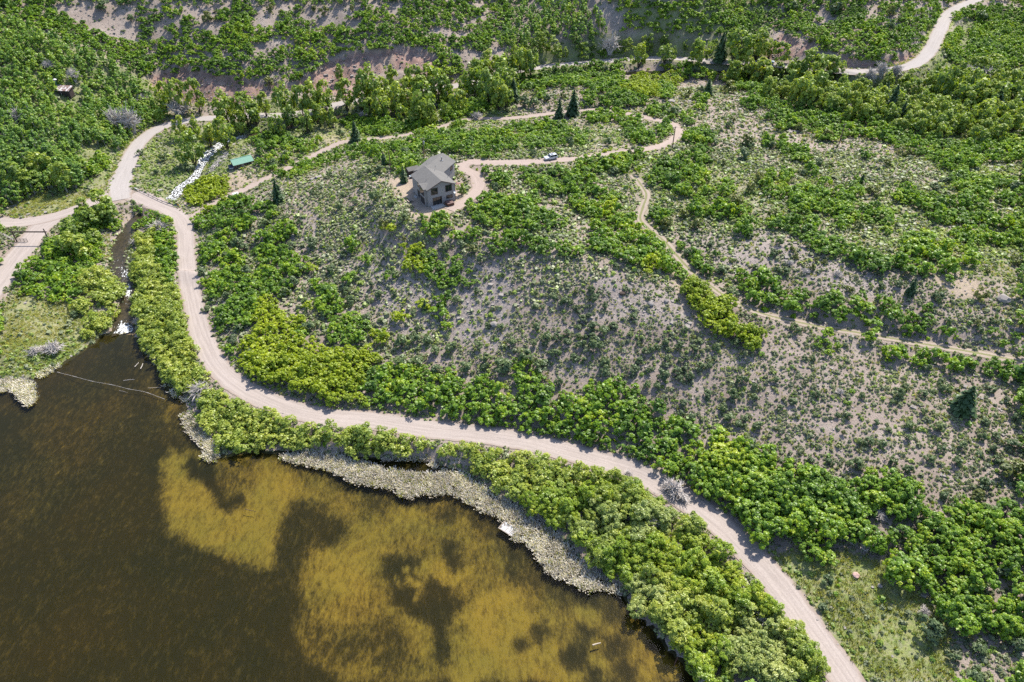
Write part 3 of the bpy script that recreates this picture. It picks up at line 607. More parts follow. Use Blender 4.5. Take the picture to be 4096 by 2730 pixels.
OAK.poly(TL(1,0,0,960,180,950,250,990,300,960,430,960,450,1040,500,1080,600,1040,620,1000,700,1010,800,990,900,1000,1100,950,1300,900,1764,880,1764,1080,1550,1080,1400,1040,1160,1040,1160,1130,970,1130,850,1120,760,1060,600,1080,500,1120,330,1180,230,1220,100,1200,0,1200), .5, 2)
strk(OAK,1,0,50,640,830,800,870,1000,880,1200,850); strk(OAK,1,0,45,1300,700,1400,760,1600,700,1764,620)
OAK.poly(TL(1,0,1470,1180,1540,1130,1650,1180,1764,1200,1764,1280,1640,1260,1540,1240), 1, 1.5); OAK.poly(TL(1,0,1440,1420,1520,1350,1650,1340,1764,1380,1764,1568,1640,1568,1500,1480), .9, 1.5)
COT.poly(TL(1,0,1450,480,1600,400,1764,330,1764,640,1600,640,1450,600), .8, 2)
# top, third
ASP.poly(TL(2,0,0,60,100,0,530,0,620,100,690,230,560,260,420,250,300,220,0,330), .9, 2); ASP.poly(TL(1,0,1640,300,1764,120,1764,340), .9, 2)
COT.poly(TL(2,0,0,330,200,260,560,250,650,280,800,280,950,240,1180,260,1250,300,1400,290,1420,380,1300,380,1120,390,1000,340,900,400,700,350,560,380,420,400,200,420,100,520,0,520), .85, 2); COT.poly(TL(2,0,1480,400,1560,260,1764,230,1764,540,1600,520,1500,540), .6, 2)
OAK.poly(TL(2,0,680,0,1500,0,1764,90,1764,230,1640,230,1500,220,1300,230,1200,200,1060,260,950,200,800,220,740,180,820,60,690,60), .75, 2); OAK.poly(TL(2,0,1500,0,1764,0,1764,60,1600,30), .35, 2)
OAK.poly(TL(2,0,180,520,260,440,420,400,480,480,420,530,200,560), 1, 1.5)
YOK.poly(TL(2,0,960,450,1050,440,1150,470,1200,540,1100,600,980,590,880,560,820,560,860,500), .85, 1.5); strk(YOK,2,0,35,800,600,900,610,1000,620)
strk(OAK,2,0,45,60,560,280,550,500,530); strk(OAK,2,0,40,560,580,660,590,760,590); strk(OAK,2,0,45,520,490,640,510,720,500)
spots(OAK,2,0,[(520,410,70),(590,400,70),(740,390,60),(1060,620,50),(660,700,50),(740,690,55),(530,690,50),(800,670,50),(880,675,50),(980,765,45),(1080,775,45),(650,790,40),(740,790,40),(560,800,45),(800,850,55),(860,920,60),(940,960,60),(1050,900,45),(1215,810,45),(1230,930,55),(1330,930,55),(200,645,40),(1300,700,45),(1000,710,0)])
strk(OAK,2,0,45,560,1070,680,1070,860,1060); strk(OAK,2,0,45,480,1130,620,1120,760,1130); strk(OAK,2,0,45,100,1200,250,1270,450,1290); strk(OAK,2,0,45,600,1320,680,1360); strk(OAK,2,0,55,520,1430,680,1440); strk(OAK,2,0,40,250,1160,500,1200); strk(OAK,2,0,40,800,1190,950,1230,1100,1250); strk(OAK,2,0,45,1000,1150,1150,1160,1330,1180)
OAK.poly(TL(2,0,0,850,300,850,520,900,520,990,300,1000,0,1010), .55, 2); OAK.poly(TL(2,0,0,1440,120,1430,350,1470,380,1520,300,1568,0,1568), 1, 1.5)
spots(OAK,2,0,[(1250,1200,70),(560,1280,40),(480,1360,40),(430,1385,45),(130,1380,30),(60,1430,60)])
strk(OAK,2,0,40,720,1510,880,1540); strk(OAK,2,0,45,1260,1430,1480,1450,1600,1440); strk(OAK,2,0,50,950,1440,1060,1500); strk(OAK,2,0,50,1640,700,1764,640); strk(OAK,2,0,50,1560,550,1764,560); strk(OAK,2,0,60,1150,480,1300,470,1450,480,1560,520)
spots(OAK,2,0,[(1460,1300,60),(1300,1060,60),(1160,1300,55),(1320,1310,50),(1180,1080,25),(1600,1560,60)])
# top right
OAK.poly(TL(3,0,0,0,640,0,700,30,1200,30,1180,100,1100,230,1050,330,900,380,860,440,640,430,480,350,380,330,330,280,200,260,100,200,0,190), .78, 2)
OAK.poly(TL(3,0,300,60,380,40,460,140,420,170), .1, 2); strk(OAK,3,0,45,700,60,780,90,v=.1); strk(OAK,3,0,40,850,130,880,150,v=.1); strk(OAK,3,0,22,1000,250,1050,60,1180,20,v=.5)
OAK.poly(TL(3,0,1440,20,1764,60,1764,440,1500,480,1380,380,1400,200,1430,120), .85, 2); strk(OAK,3,0,50,1250,280,1290,380,1330,400); spots(OAK,3,0,[(1320,230,40),(1300,100,45),(1380,90,45)])
COT.poly(TL(3,0,0,490,150,430,280,380,430,400,560,500,700,540,900,520,1000,480,1160,460,1300,460,1420,480,1560,480,1764,500,1764,860,1500,940,1300,880,1100,900,900,860,700,760,560,760,400,700,250,680,100,640,0,620), .7, 2)
OAK.poly(TL(3,0,0,640,100,700,200,720,400,760,560,760,750,790,900,870,1050,930,1250,960,1500,960,1764,920,1764,1100,1500,1100,1300,1180,1150,1110,1000,1040,800,960,560,920,450,970,330,930,250,880,100,880,0,800), .75, 2)
strk(OAK,3,0,40,130,1010,200,1050,260,1070); strk(OAK,3,0,45,0,1290,150,1310,300,1330,560,1350); strk(OAK,3,0,50,200,1400,480,1420,700,1460,800,1480); strk(OAK,3,0,45,900,1330,1130,1390,1350,1390); strk(OAK,3,0,65,1350,1230,1460,1300); strk(OAK,3,0,45,1450,1420,1600,1500,1764,1540); strk(OAK,3,0,45,1150,1450,1280,1480,1400,1510); strk(OAK,3,0,45,60,1530,180,1540,300,1560); strk(OAK,3,0,45,1640,1370,1764,1360)
spots(OAK,3,0,[(90,960,30),(0,970,40),(120,1200,45),(20,1200,30),(310,1170,30),(380,1260,35),(610,1290,40),(630,1230,25),(300,1500,45),(1560,1250,50),(680,1050,28),(1300,1250,45),(1680,1250,50),(840,1560,40),(1100,1400,40),(520,1540,40)])
# middle left
OAK.poly(TL(0,1,420,20,640,0,690,60,700,230,640,290,600,400,520,500,380,510,120,440,110,340,200,230,290,180,340,60), 1, 1.5); OAK.poly(TL(0,1,1080,40,1150,0,1225,60,1205,200,1205,390,1130,380,1080,250,1060,120), .9, 1.5)
WIL.poly(TL(0,1,940,60,1090,20,1060,120,1080,250,1130,380,1225,400,1260,600,1300,750,1320,860,1360,950,1400,1040,1280,1130,1150,1060,1060,900,990,800,970,740,990,640,940,560,930,480,970,400,910,340,930,200), 1, 1.5)
strk(WIL,0,1,60,620,360,740,380,800,430,700,470); spots(WIL,0,1,[(730,720,45),(680,640,50),(560,540,50),(760,560,35),(620,720,35),(780,620,30)])
WIL.poly(TL(0,1,1320,1170,1420,1100,1550,1150,1680,1240,1764,1260,1764,1568,1540,1540,1440,1400,1350,1290), 1, 1.5)
OAK.poly(TL(0,1,1390,150,1450,60,1560,0,1640,0,1600,120,1480,200,1400,260), .7, 1.5); strk(OAK,0,1,55,1420,160,1540,180,1640,200); strk(OAK,0,1,65,1450,400,1570,320,1640,380); strk(OAK,0,1,65,1560,600,1720,600); strk(OAK,0,1,55,1640,480,1764,520); spots(OAK,0,1,[(1480,700,40),(1590,870,45),(1530,640,50)])
YOK.poly(TL(0,1,1650,800,1764,740,1764,980,1700,980,1650,880), 1, 1.5)
# centre left
YOK.poly(TL(1,1,0,460,180,540,220,600,300,620,340,700,420,780,600,840,700,810,830,850,840,880,780,960,760,1060,720,1150,690,1200,600,1200,480,1200,380,1150,300,1110,180,1090,60,1080,0,1040), 1, 1.5)
OAK.poly(TL(1,1,740,980,800,930,950,950,980,1010,1080,950,1150,960,1220,1010,1380,960,1420,1050,1600,1000,1650,1060,1764,1150,1764,1420,1640,1410,1560,1370,1400,1380,1250,1350,1120,1330,1080,1260,950,1230,760,1230,700,1200,760,1060), 1, 1.5)
OAK.poly(TL(1,1,0,0,250,0,240,50,100,100,0,180), .7, 1.5); strk(OAK,1,1,65,100,180,200,220,300,260); strk(OAK,1,1,75,0,440,80,340,150,400); strk(OAK,1,1,65,450,430,520,540); strk(OAK,1,1,55,580,620,720,640); strk(OAK,1,1,55,560,740,690,730); strk(YOK,1,1,65,1070,160,1100,240); strk(OAK,1,1,75,1200,250,1300,330); strk(OAK,1,1,55,1270,500,1310,620); strk(OAK,1,1,38,1390,30,1510,40)
spots(OAK,1,1,[(1370,230,55),(1430,340,70),(1680,100,75),(1740,60,50),(880,330,35),(1470,680,35),(660,120,35),(730,210,35),(1220,20,50),(180,10,60),(640,330,30),(1200,180,50),(300,730,50)]); spots(YOK,1,1,[(390,280,30),(990,610,50),(1160,520,35),(900,10,42),(820,710,25),(1060,695,20),(870,770,30),(380,540,20)])
WIL.poly(TL(1,1,0,1260,100,1280,200,1320,330,1350,450,1370,560,1410,700,1390,800,1410,950,1420,1100,1450,1250,1490,1400,1510,1560,1520,1700,1550,1764,1568,640,1568,600,1530,450,1490,300,1490,150,1500,0,1540), 1, 1.5)
# centre right
OAK.poly(TL(2,1,0,60,100,40,260,90,480,120,480,160,280,190,150,150,0,150), .95, 1.5); strk(OAK,2,1,40,570,105,680,110); strk(OAK,2,1,50,820,40,950,90,1080,150); strk(OAK,2,1,40,760,160,880,220); strk(YOK,2,1,35,940,250,1030,280); strk(OAK,2,1,48,900,180,1060,230,1220,300)
strk(YOK,2,1,72,1260,400,1310,520,1400,620,1560,720,1680,760); strk(YOK,2,1,40,1450,540,1500,560)
spots(OAK,2,1,[(1160,110,40),(1300,170,30),(1400,175,28),(1260,205,25),(1310,270,52),(1440,380,25),(720,30,60),(600,10,50)])
OAK.poly(TL(2,1,1520,340,1620,290,1764,340,1764,590,1660,520,1560,420), 1, 1.5)
OAK.poly(TL(2,1,0,900,150,930,200,1020,190,1090,300,1130,420,1140,480,1160,500,1060,600,1030,760,1030,880,1060,910,1160,960,1180,1100,1290,1250,1370,1300,1470,1400,1400,1500,1400,1600,1500,1620,1568,700,1568,560,1560,400,1500,200,1470,0,1400), 1, 1.5)
# middle right
strk(OAK,3,1,65,0,380,60,480,200,560); strk(OAK,3,1,70,420,520,450,600); strk(OAK,3,1,65,670,520,640,620,700,700); strk(OAK,3,1,65,960,640,1000,700,1060,620); strk(OAK,3,1,65,1150,740,1250,770); strk(OAK,3,1,55,340,90,450,130); strk(OAK,3,1,45,620,220,720,250); strk(OAK,3,1,42,800,230,940,250,1080,280); strk(OAK,3,1,45,950,150,1100,150,1250,170); strk(OAK,3,1,40,1300,40,1480,70,1700,60)
spots(OAK,3,1,[(230,440,55),(330,560,50),(830,530,65),(860,640,45),(1030,750,50),(1240,310,45),(980,100,60),(1090,70,50),(600,180,45),(1380,180,50),(850,870,60),(1740,780,60),(1650,820,55),(1550,720,45),(900,690,50),(540,600,45),(250,30,50)])
OAK.poly(TL(3,1,310,760,380,720,480,740,520,830,420,860,330,820), 1, 1.5); strk(OAK,3,1,55,1000,880,1200,910); strk(OAK,3,1,42,1280,920,1400,930); strk(OAK,3,1,55,1500,960,1600,960,1764,990)
# bottom, third
OAK.poly(TL(2,2,860,0,1764,0,1764,600,1700,590,1560,520,1400,380,1200,260,1080,150,950,60), 1, 1.5)
WIL.poly(TL(2,2,0,0,230,0,420,60,440,90,560,80,720,130,850,190,890,250,970,310,1040,410,1170,430,1250,450,1320,550,1410,630,1530,750,1650,890,1764,980,1764,1568,1340,1568,1270,1480,1180,1380,1090,1290,1010,1190,890,1080,810,990,770,930,720,860,600,740,560,690,500,600,430,560,400,500,300,470,240,430,160,380,60,330,0,300), 1, 1.5)
strk(WIL,1,2,70,1550,60,1764,110); strk(WIL,1,2,50,1680,180,1764,230); WIL.poly(TL(2,2,1330,860,1440,830,1490,900,1450,980,1360,980), .3, 2)
# bottom right
OAK.poly(TL(3,2,0,80,130,120,180,330,200,480,150,560,60,540,0,560), 1, 1.5)
OAK.poly(TL(3,2,150,150,260,80,340,130,420,160,480,220,560,180,620,230,720,130,770,220,880,180,1000,190,1050,260,1020,330,1110,380,1050,430,900,420,760,360,640,420,700,500,860,580,870,640,720,640,640,560,480,560,430,620,430,720,320,740,260,660,200,560), .92, 1.5)
OAK.poly(TL(3,2,960,620,1000,560,880,540,900,500,1020,500,1100,440,1200,400,1380,340,1500,310,1600,400,1764,380,1764,900,1650,860,1490,840,1480,920,1360,950,1300,980,1480,1000,1764,1000,1764,1240,1640,1260,1500,1200,1320,1180,1240,1140,1160,1000,1000,900,980,850,820,800,870,740,980,740), .92, 1.5); spots(OAK,3,2,[(900,800,65),(480,880,35)])
WIL.poly(TL(3,2,0,930,60,970,110,1060,190,1120,230,1190,240,1270,310,1340,360,1440,410,1568,0,1568), 1, 1.5)

# single dark shrubs on the open slopes: (column, row) -> x, y, radius
SINGLES = {(0,0): [(710,40,62),(900,130,35),(360,1330,45),(1130,1090,40),(1290,1150,55),(960,1050,35),(1080,1190,30)],
 (1,0): [(820,1350,55),(940,1390,38),(570,1420,40),(680,1390,32),(390,1330,30),(340,1330,25),(830,1490,30),(660,1440,25),(750,1470,30),(850,1170,48),(780,1180,30),(710,1200,30),(250,1280,25),(450,1340,20),(290,1450,25),(300,1530,30),(440,1540,30),(60,1540,50),(600,1340,30),(730,1280,30),(200,1500,30),(1020,1500,45),(1650,1290,45),(1030,1050,50),(580,920,40),(210,1070,50),(120,1130,45),(500,1200,35),(560,1250,25)],
 (2,0): [(660,980,40),(500,980,30),(1400,980,35),(1500,860,35),(1600,1060,65),(1650,1000,40),(1110,770,55),(80,700,50),(150,710,50),(240,680,35),(640,480,35),(1260,490,40),(1300,620,35),(620,1110,60),(700,1170,45),(960,1230,50),(400,980,45),(150,1050,35),(330,870,45)],
 (3,0): [(240,1190,38),(1150,1290,42),(1230,1240,42),(1700,1290,55),(350,1120,40),(460,1340,40),(30,1000,40),(980,1090,30),(1480,110,60),(840,190,40),(300,390,45),(480,60,55),(170,40,50)],
 (0,1): [(510,600,40),(1380,300,42),(1440,110,42),(1560,200,42),(1640,110,60),(1600,780,55),(1500,40,40),(1680,140,45),(1700,300,50),(1560,470,40),(1420,560,35),(1650,690,40),(1720,870,40)],
 (1,1): [(1010,920,80),(1120,920,62),(1240,970,52),(1440,960,62),(1580,900,48),(1580,960,40),(1690,950,82),(1000,780,62),(1110,760,52),(1180,770,52),(1230,850,50),(1350,820,58),(1530,810,45),(310,280,50),(250,380,60),(520,280,52),(380,100,60),(240,120,45),(910,170,50),(380,670,62),(950,320,42),(850,460,42),(1220,200,45),(1300,140,45),(1380,490,42),(1080,580,32),(1700,680,35),(1550,230,42),(1100,50,32),(600,190,35),(650,500,45),(620,430,40),(800,400,30),(1120,690,28),(880,710,38),(760,620,45),(1010,410,22),(950,460,25),(1050,490,22),(860,640,28),(720,680,35),(1210,790,0),(1600,680,30),(1520,430,30),(1410,120,45),(1500,145,45),(200,450,50),(310,620,45),(470,600,40),(340,520,40),(560,540,45),(690,350,35),(1700,330,25),(1620,310,22)],
 (2,1): [(720,260,27),(910,345,25),(160,325,17),(240,335,22),(410,300,18),(385,390,22),(450,380,20),(550,430,36),(570,490,46),(480,490,20),(290,470,35),(370,500,42),(340,520,28),(430,490,20),(160,545,30),(210,550,24),(440,560,30),(460,580,26),(640,550,30),(610,590,22),(520,550,24),(490,630,40),(530,610,30),(160,450,28),(180,420,22),(270,430,24),(360,440,22),(560,680,48),(640,710,52),(700,680,38),(460,690,30),(550,740,35),(380,720,35),(380,790,40),(460,740,28),(240,750,50),(310,760,42),(230,800,30),(150,800,30),(0,780,45),(510,760,25),(580,810,60),(480,810,45),(170,690,40),(690,850,22),(840,600,38),(850,660,26),(910,590,22),(900,770,25),(910,690,22),(780,760,20),(810,740,25),(780,820,22),(870,810,26),(920,850,42),(960,840,32),(1000,820,32),(1060,790,32),(1160,820,42),(1250,830,45),(1290,780,32),(1410,830,42),(1150,640,22),(1190,700,30),(1130,470,22),(900,500,20),(790,430,30),(1630,870,24),(1550,790,48),(300,870,50),(430,910,50),(500,910,26),(640,940,58),(840,980,50),(880,920,40),(950,980,30),(1040,1020,58),(1060,950,32),(1080,890,38),(1150,910,30),(1200,900,26),(1140,980,45),(1190,970,30),(1150,1050,40),(1220,1030,45),(1300,970,45),(1360,950,35),(1400,900,26),(1280,890,26),(320,1060,45),(210,950,68),(90,880,80),(930,1090,40),(1190,1200,40),(1240,1310,50),(1160,1290,35),(1030,1250,40),(1350,1140,40),(1460,1240,40),(1520,1160,58),(1590,1060,50),(1670,1180,40),(1680,1090,35),(1500,1310,50),(1570,1350,40),(1640,1480,68),(1700,1360,50),(1600,1320,40),(1440,290,60),(1220,180,45),(1520,450,50),(1680,280,35),(1530,90,25),(1370,120,30),(1640,60,28),(660,430,18),(1300,600,20),(930,410,16),(1240,510,24),(640,1000,45),(1000,1090,35)],
 (3,1): [(1220,1110,48),(1090,1140,42),(1190,1060,32),(1540,1110,40),(1650,1180,30),(1080,1260,36),(1170,1380,58),(980,1360,45),(830,1400,32),(750,1340,32),(560,1300,32),(340,1220,26),(170,1200,40),(90,1240,30),(900,1150,50),(950,1090,40),(1500,1340,40),(1570,1440,38),(1480,1440,38),(700,1470,50),(800,1490,50),(1340,1500,40),(1200,1520,50),(1720,1300,52),(970,1450,40),(860,1200,28),(650,1160,28),(640,1480,36),(1690,1500,58),(1560,1530,38),(330,1150,34),(480,1290,28),(1050,480,26),(40,170,40),(120,300,42),(780,320,32),(790,400,36),(900,390,38),(460,400,26),(190,700,42),(1100,970,40),(1460,710,40),(1540,640,42),(1180,470,52),(80,100,38),(1430,600,28),(250,900,28),(60,1050,34),(310,910,26),(1380,600,24),(1240,640,30),(1000,560,24),(1640,560,28)],
 (2,2): [(1600,40,50),(1730,40,40)],
 (3,2): [(1120,1210,105),(380,1050,45),(1430,1520,78),(1290,1400,52),(1470,1320,68),(1720,1300,78),(410,860,55),(1640,800,66),(1500,210,58),(1220,290,42),(970,100,48),(130,50,58),(620,50,68),(850,30,45),(1120,30,45),(1300,50,50),(1570,30,50),(1300,370,58),(1150,420,42),(30,300,40),(1040,480,50),(1640,330,40),(300,30,35),(430,40,35)]}
JUNI = {(0,0): [(1430,110,50)], (1,0): [(100,70,30),(170,85,22),(470,80,36),(90,570,46),(290,300,25),(400,60,22),(880,1550,45),(110,40,20),(660,60,22)], (2,0): [(1500,590,62),(1200,640,42),(1620,970,48),(1460,1120,26),(1370,1090,36),(1070,1540,50),(1270,1545,48),(1540,1400,60),(1640,1300,42),(1700,1230,40),(1520,820,26),(1180,1470,40),(810,1050,28),(350,655,22)],
 (3,0): [(410,930,46),(940,1040,46),(820,1120,26),(940,1250,32),(440,1130,26),(730,1320,46),(440,1350,40),(30,1480,46),(850,80,40),(490,70,38),(380,240,32),(300,270,26),(1100,190,30),(870,250,36),(620,1560,36),(220,870,40),(780,1500,36)],
 (1,1): [(1490,140,46),(1020,70,22)], (2,1): [(385,395,0),(305,282,17),(440,440,20),(1250,755,17),(1440,800,20),(1510,230,20)], (3,1): [(560,430,30),(1090,570,32),(170,155,28),(190,195,28),(335,220,25),(390,240,19),(300,275,28),(1510,305,22),(1470,450,52),(1710,230,44),(1670,370,22),(520,1415,22),(1440,665,26),(30,1000,0),(190,980,12),(1690,1000,0)], (3,2): [(880,120,38),(1440,290,52),(1700,85,92)]}
COTT = {(0,0): [(1200,640,85,1.6),(1120,650,70,1.5),(1340,640,75,1.8),(1540,740,100,1.4),(1680,730,95,1.4),(1300,1000,95,1.4),(1540,900,85,1.4),(1240,860,55,1.6),(1340,870,40,2.2),(1430,920,70,1.4),(1640,830,70,1.4),(1740,760,65,1.5),(680,1390,105,1.0),(740,1470,80,1.1),(600,1490,85,1.0),(490,1560,80,1.0),(560,1400,48,1.2),(60,1200,110,1.0),(200,1230,80,1.0),(420,1190,80,1.4),(260,1120,90,1.1),(1290,1160,0,1)],
 (1,0): [(1413,1300,36,1.3),(50,700,55,1.7),(180,680,80,1.7),(300,670,72,1.8),(380,640,70,1.8),(470,650,72,1.7),(610,630,82,1.5),(230,800,60,1.5),(430,770,62,1.6),(130,850,60,1.5),(340,830,60,1.5),(520,800,55,1.4),(760,560,88,1.6),(720,660,72,1.6),(840,620,90,1.5),(860,710,80,1.5),(950,560,62,1.7),(960,670,82,1.5),(1020,610,70,1.6),(1080,530,72,1.6),(1150,680,108,1.4),(1130,600,80,1.4),(1250,580,80,1.5),(1200,520,80,1.4),(1310,600,66,1.6),(1390,680,72,1.3),(1200,770,60,1.5),(1290,750,40,1.8),(1430,580,60,1.5),(1500,560,90,1.4),(1600,570,90,1.5),(1670,620,80,1.5),(1690,550,70,1.5),(1540,480,80,1.4),(1700,480,90,1.4),(1620,430,80,1.3),(1740,590,62,1.5),(1720,660,62,1.4),(920,490,34,1.8),(570,490,38,1.8),(1040,690,60,1.6),(780,740,60,1.5),(1090,790,55,1.4),(1000,770,50,1.5)],
 (2,0): [(60,410,72,1.6),(130,430,62,1.6),(0,560,60,1.5),(1060,370,66,1.0),(1300,340,75,1.4),(1560,310,110,1.2),(1700,290,80,1.4),(1720,490,100,1.1),(1640,480,60,1.5),(1540,480,58,1.6),(880,370,60,1.5)],
 (3,0): [(310,440,100,1.2),(180,520,95,1.3),(250,590,100,1.2),(400,450,90,1.2),(350,560,90,1.2),(480,460,55,1.6),(100,350,70,1.2),(20,330,50,1.4),(180,640,40,1.9),(230,690,36,1.6),(1230,560,80,1.8),(1330,660,100,1.2),(1470,640,110,1.1),(1580,640,100,1.2),(1520,760,90,1.2),(1400,560,75,1.5),(1680,560,80,1.3),(1080,690,70,1.2),(1200,720,70,1.3),(1180,840,70,1.2),(1000,600,70,1.2),(640,600,60,1.4),(520,640,75,1.1),(440,620,60,1.3),(1450,430,60,.9),(1550,430,80,.8)],
 (0,1): [(560,120,100,1.0),(460,100,90,1.0),(640,60,60,1.1)]}
SPRU = [(1,0,690,975,832),(1,0,160,1388,1235),(1,0,885,1142,1050),(1,0,1020,1258,1148),(2,0,420,800,625),(2,0,325,818,682),(2,0,1345,662,548),(2,0,10,700,540),(2,0,1428,422,232),(3,0,770,755,565),(3,0,828,800,588),(3,0,905,842,700),(3,0,672,735,602),(3,0,1540,792,600),(3,0,1340,765,640),(3,0,1712,800,660),(3,0,1535,962,828),(3,0,1345,850,760),(3,0,80,560,480),(3,0,1420,700,590),(3,0,830,560,470),(3,0,660,620,530),(3,0,640,1265,1195),(3,1,975,462,340),(3,1,1330,1262,1070),(2,0,800,1090,1030),(2,0,740,1125,1065),(1,1,1165,562,492),(1,0,1715,30,0),(1,0,830,1180,0)]
DEADS = {(0,0): [(900,880,75,1.6),(800,860,60,1.5),(1230,760,70,1.0),(120,840,50,1.5),(510,540,45,1.3),(1090,1568,60,.8),(340,460,40,1.2),(980,690,36,1.0)], (1,0): [(740,800,40,.8),(1520,800,40,.8)], (2,0): [(680,330,60,1.2),(480,20,0,1)], (3,0): [(1040,800,85,.7),(900,680,42,.8),(550,738,36,.9),(1380,490,70,.7),(1520,500,60,.7),(1690,830,50,1.2),(780,510,45,1.4),(700,540,40,1.5),(880,510,40,1.4)],
 (0,1): [(370,840,68,.8),(240,860,45,.9),(1380,1130,72,.9),(930,490,32,.9),(950,650,32,.8),(930,100,36,.7),(300,840,35,.8)], (1,1): [(560,720,30,.8),(300,800,26,.8)], (2,1): [(740,1240,45,.8),(90,1290,45,.8)], (3,1): [(480,320,32,.8),(260,300,30,.8),(500,1130,26,.8),(150,250,30,.8)],
 (2,2): [(950,380,45,1.1),(960,480,50,1.3),(1130,640,45,1.2),(1130,250,75,.8),(1080,220,50,.8),(1060,460,42,1.0),(1240,510,46,.9),(1640,980,90,.8),(1700,1060,70,.8),(690,250,42,.9),(800,130,34,.8),(130,300,36,.9),(180,380,36,.9),(1740,1140,60,.9),(1260,720,30,1.1),(1190,300,40,.8)],
 (3,2): [(680,640,42,1.1),(770,420,45,.7),(190,360,34,.8),(580,600,30,1.0),(1080,1080,40,.9),(1230,470,45,.7)]}

# ---------------------------------------------------------------- plant builders: (faces, tint, material index)
def crown(seed, R, H, z0, ncl, nl, leaf, cr, lo=-.25, asp=1.0, upw=.5, rnd=.7):
    r = np.random.default_rng(seed)
    cz = r.uniform(lo, 1, ncl); th = r.uniform(0, 2*math.pi, ncl); s = np.sqrt(np.clip(1-cz*cz, .02, 1)); rad = .5+.5*np.sqrt(r.random(ncl))
    rad = rad*(1+.22*np.sin(th*2+seed)+.15*np.sin(th*3+seed*2))
    hh = H-z0; c = np.stack([np.cos(th)*s*rad*R*1.08, np.sin(th)*s*rad*R*.95, z0+hh*(.42+.55*cz*(.6+.4*rad))], 1)
    k = np.repeat(np.arange(ncl), nl); n = len(k)
    d = unit(r.normal(size=(n, 3)) + np.array([0, 0, .45])); csz = cr*r.uniform(.65, 1.25, ncl)
    p = c[k]+d*(csz[k]*(.6+.4*r.random(n)))[:, None]*np.array([1, 1, .75])
    out = unit(c-np.array([0, 0, z0+hh*.3]))
    nr = unit(d*.8+out[k]*.35+np.array([0, 0, upw])+r.normal(size=(n, 3))*rnd*.6)
    sz = leaf*r.uniform(.6, 1.25, n)
    Q = quads_at(p, nr, sz*.5, sz*.5*asp, r)
    ct = r.normal(.5, .22, ncl); t = np.clip(ct[k]+r.normal(0, .12, n), 0, 1)
    return Q, t, c
def stems(seed, c, H, r0, n=7, z1=.6, k=4):
    r = np.random.default_rng(seed); L = []
    for i in r.choice(len(c), min(n, len(c)), replace=False):
        q = c[i]; m_ = np.array([q[0]*.35+r.normal(0, .1), q[1]*.35+r.normal(0, .1), q[2]*.5]); b_ = np.array([r.normal(0, .12), r.normal(0, .12), -.25])
        L += [tube_quads(b_, m_, r0, r0*.7, k), tube_quads(m_, q, r0*.7, r0*.25, k)]
    return np.concatenate(L)
def two_mat(name, Q, t, S, ml, ms):
    V = np.concatenate([Q, S]); tt = np.r_[t, np.full(len(S), .5)]; mi = np.r_[np.zeros(len(Q), int), np.ones(len(S), int)]
    return quad_mesh(name, V, tt, [ml, ms], mi)
def spruce(seed, H, R, nw=17, nb=9):
    r = np.random.default_rng(seed); P, Nn, S1, S2, U, TT = [], [], [], [], [], []
    for w in range(nw):
        f = w/(nw-1); z = H*(.05+.93*f**.95); rr = R*(1-f)**.85+.12
        rr *= r.uniform(.78, 1.12); nb_ = max(4, int(nb*(1-f*.55))); a0 = r.random()*6
        for b_ in range(nb_):
            a = a0+b_*2*math.pi/nb_+r.normal(0, .12); L = rr*r.uniform(.75, 1.12); ct = r.normal(.5, .2)
            for q, (u, wd) in enumerate(((.3, .5), (.62, .42), (.95, .26))):
                for side in (-1, 1):
                    aa = a+side*.16*(1-u*.4); P.append((math.cos(aa)*L*u, math.sin(aa)*L*u, z-L*.30*u**1.2+r.normal(0, .05)))
                    Nn.append((math.cos(aa)*.5+r.normal(0, .28), math.sin(aa)*.5+r.normal(0, .28), .75)); S1.append(wd*L*.42+.05); S2.append(L*.20+.05); U.append((-math.sin(aa), math.cos(aa), 0)); TT.append(ct+r.normal(0, .12))
    P = np.array(P); Nn = unit(np.array(Nn)); U = np.array(U)
    Q = quads_at(P, Nn, np.array(S1), np.array(S2), r, up=np.cross(Nn, U))
    return Q, np.clip(TT, 0, 1), tube_quads((0, 0, -.3), (0, 0, H*.97), R*.075, .02, 6)
def deadbush(seed, R, H, n=70):
    r = np.random.default_rng(seed); L = []
    for i in range(n):
        a = r.uniform(0, 6.283); e = r.uniform(.15, 1.0)**.8; q = np.array([math.cos(a)*R*e*r.uniform(.6, 1.1), math.sin(a)*R*e*r.uniform(.6, 1.1), H*(1.05-.55*e)*r.uniform(.6, 1.05)])
        b_ = np.array([r.normal(0, R*.12), r.normal(0, R*.12), -.2]); m_ = q*.5+np.array([0, 0, H*.12])
        L += [tube_quads(b_, m_, .055, .04, 3), tube_quads(m_, q, .04, .018, 3)]
        for _ in range(3):
            q2 = q+r.normal(0, .28*R, 3)*np.array([1, 1, .6]); L.append(tube_quads(m_*.4+q*.6, q2, .028, .014, 3))
    return np.concatenate(L)

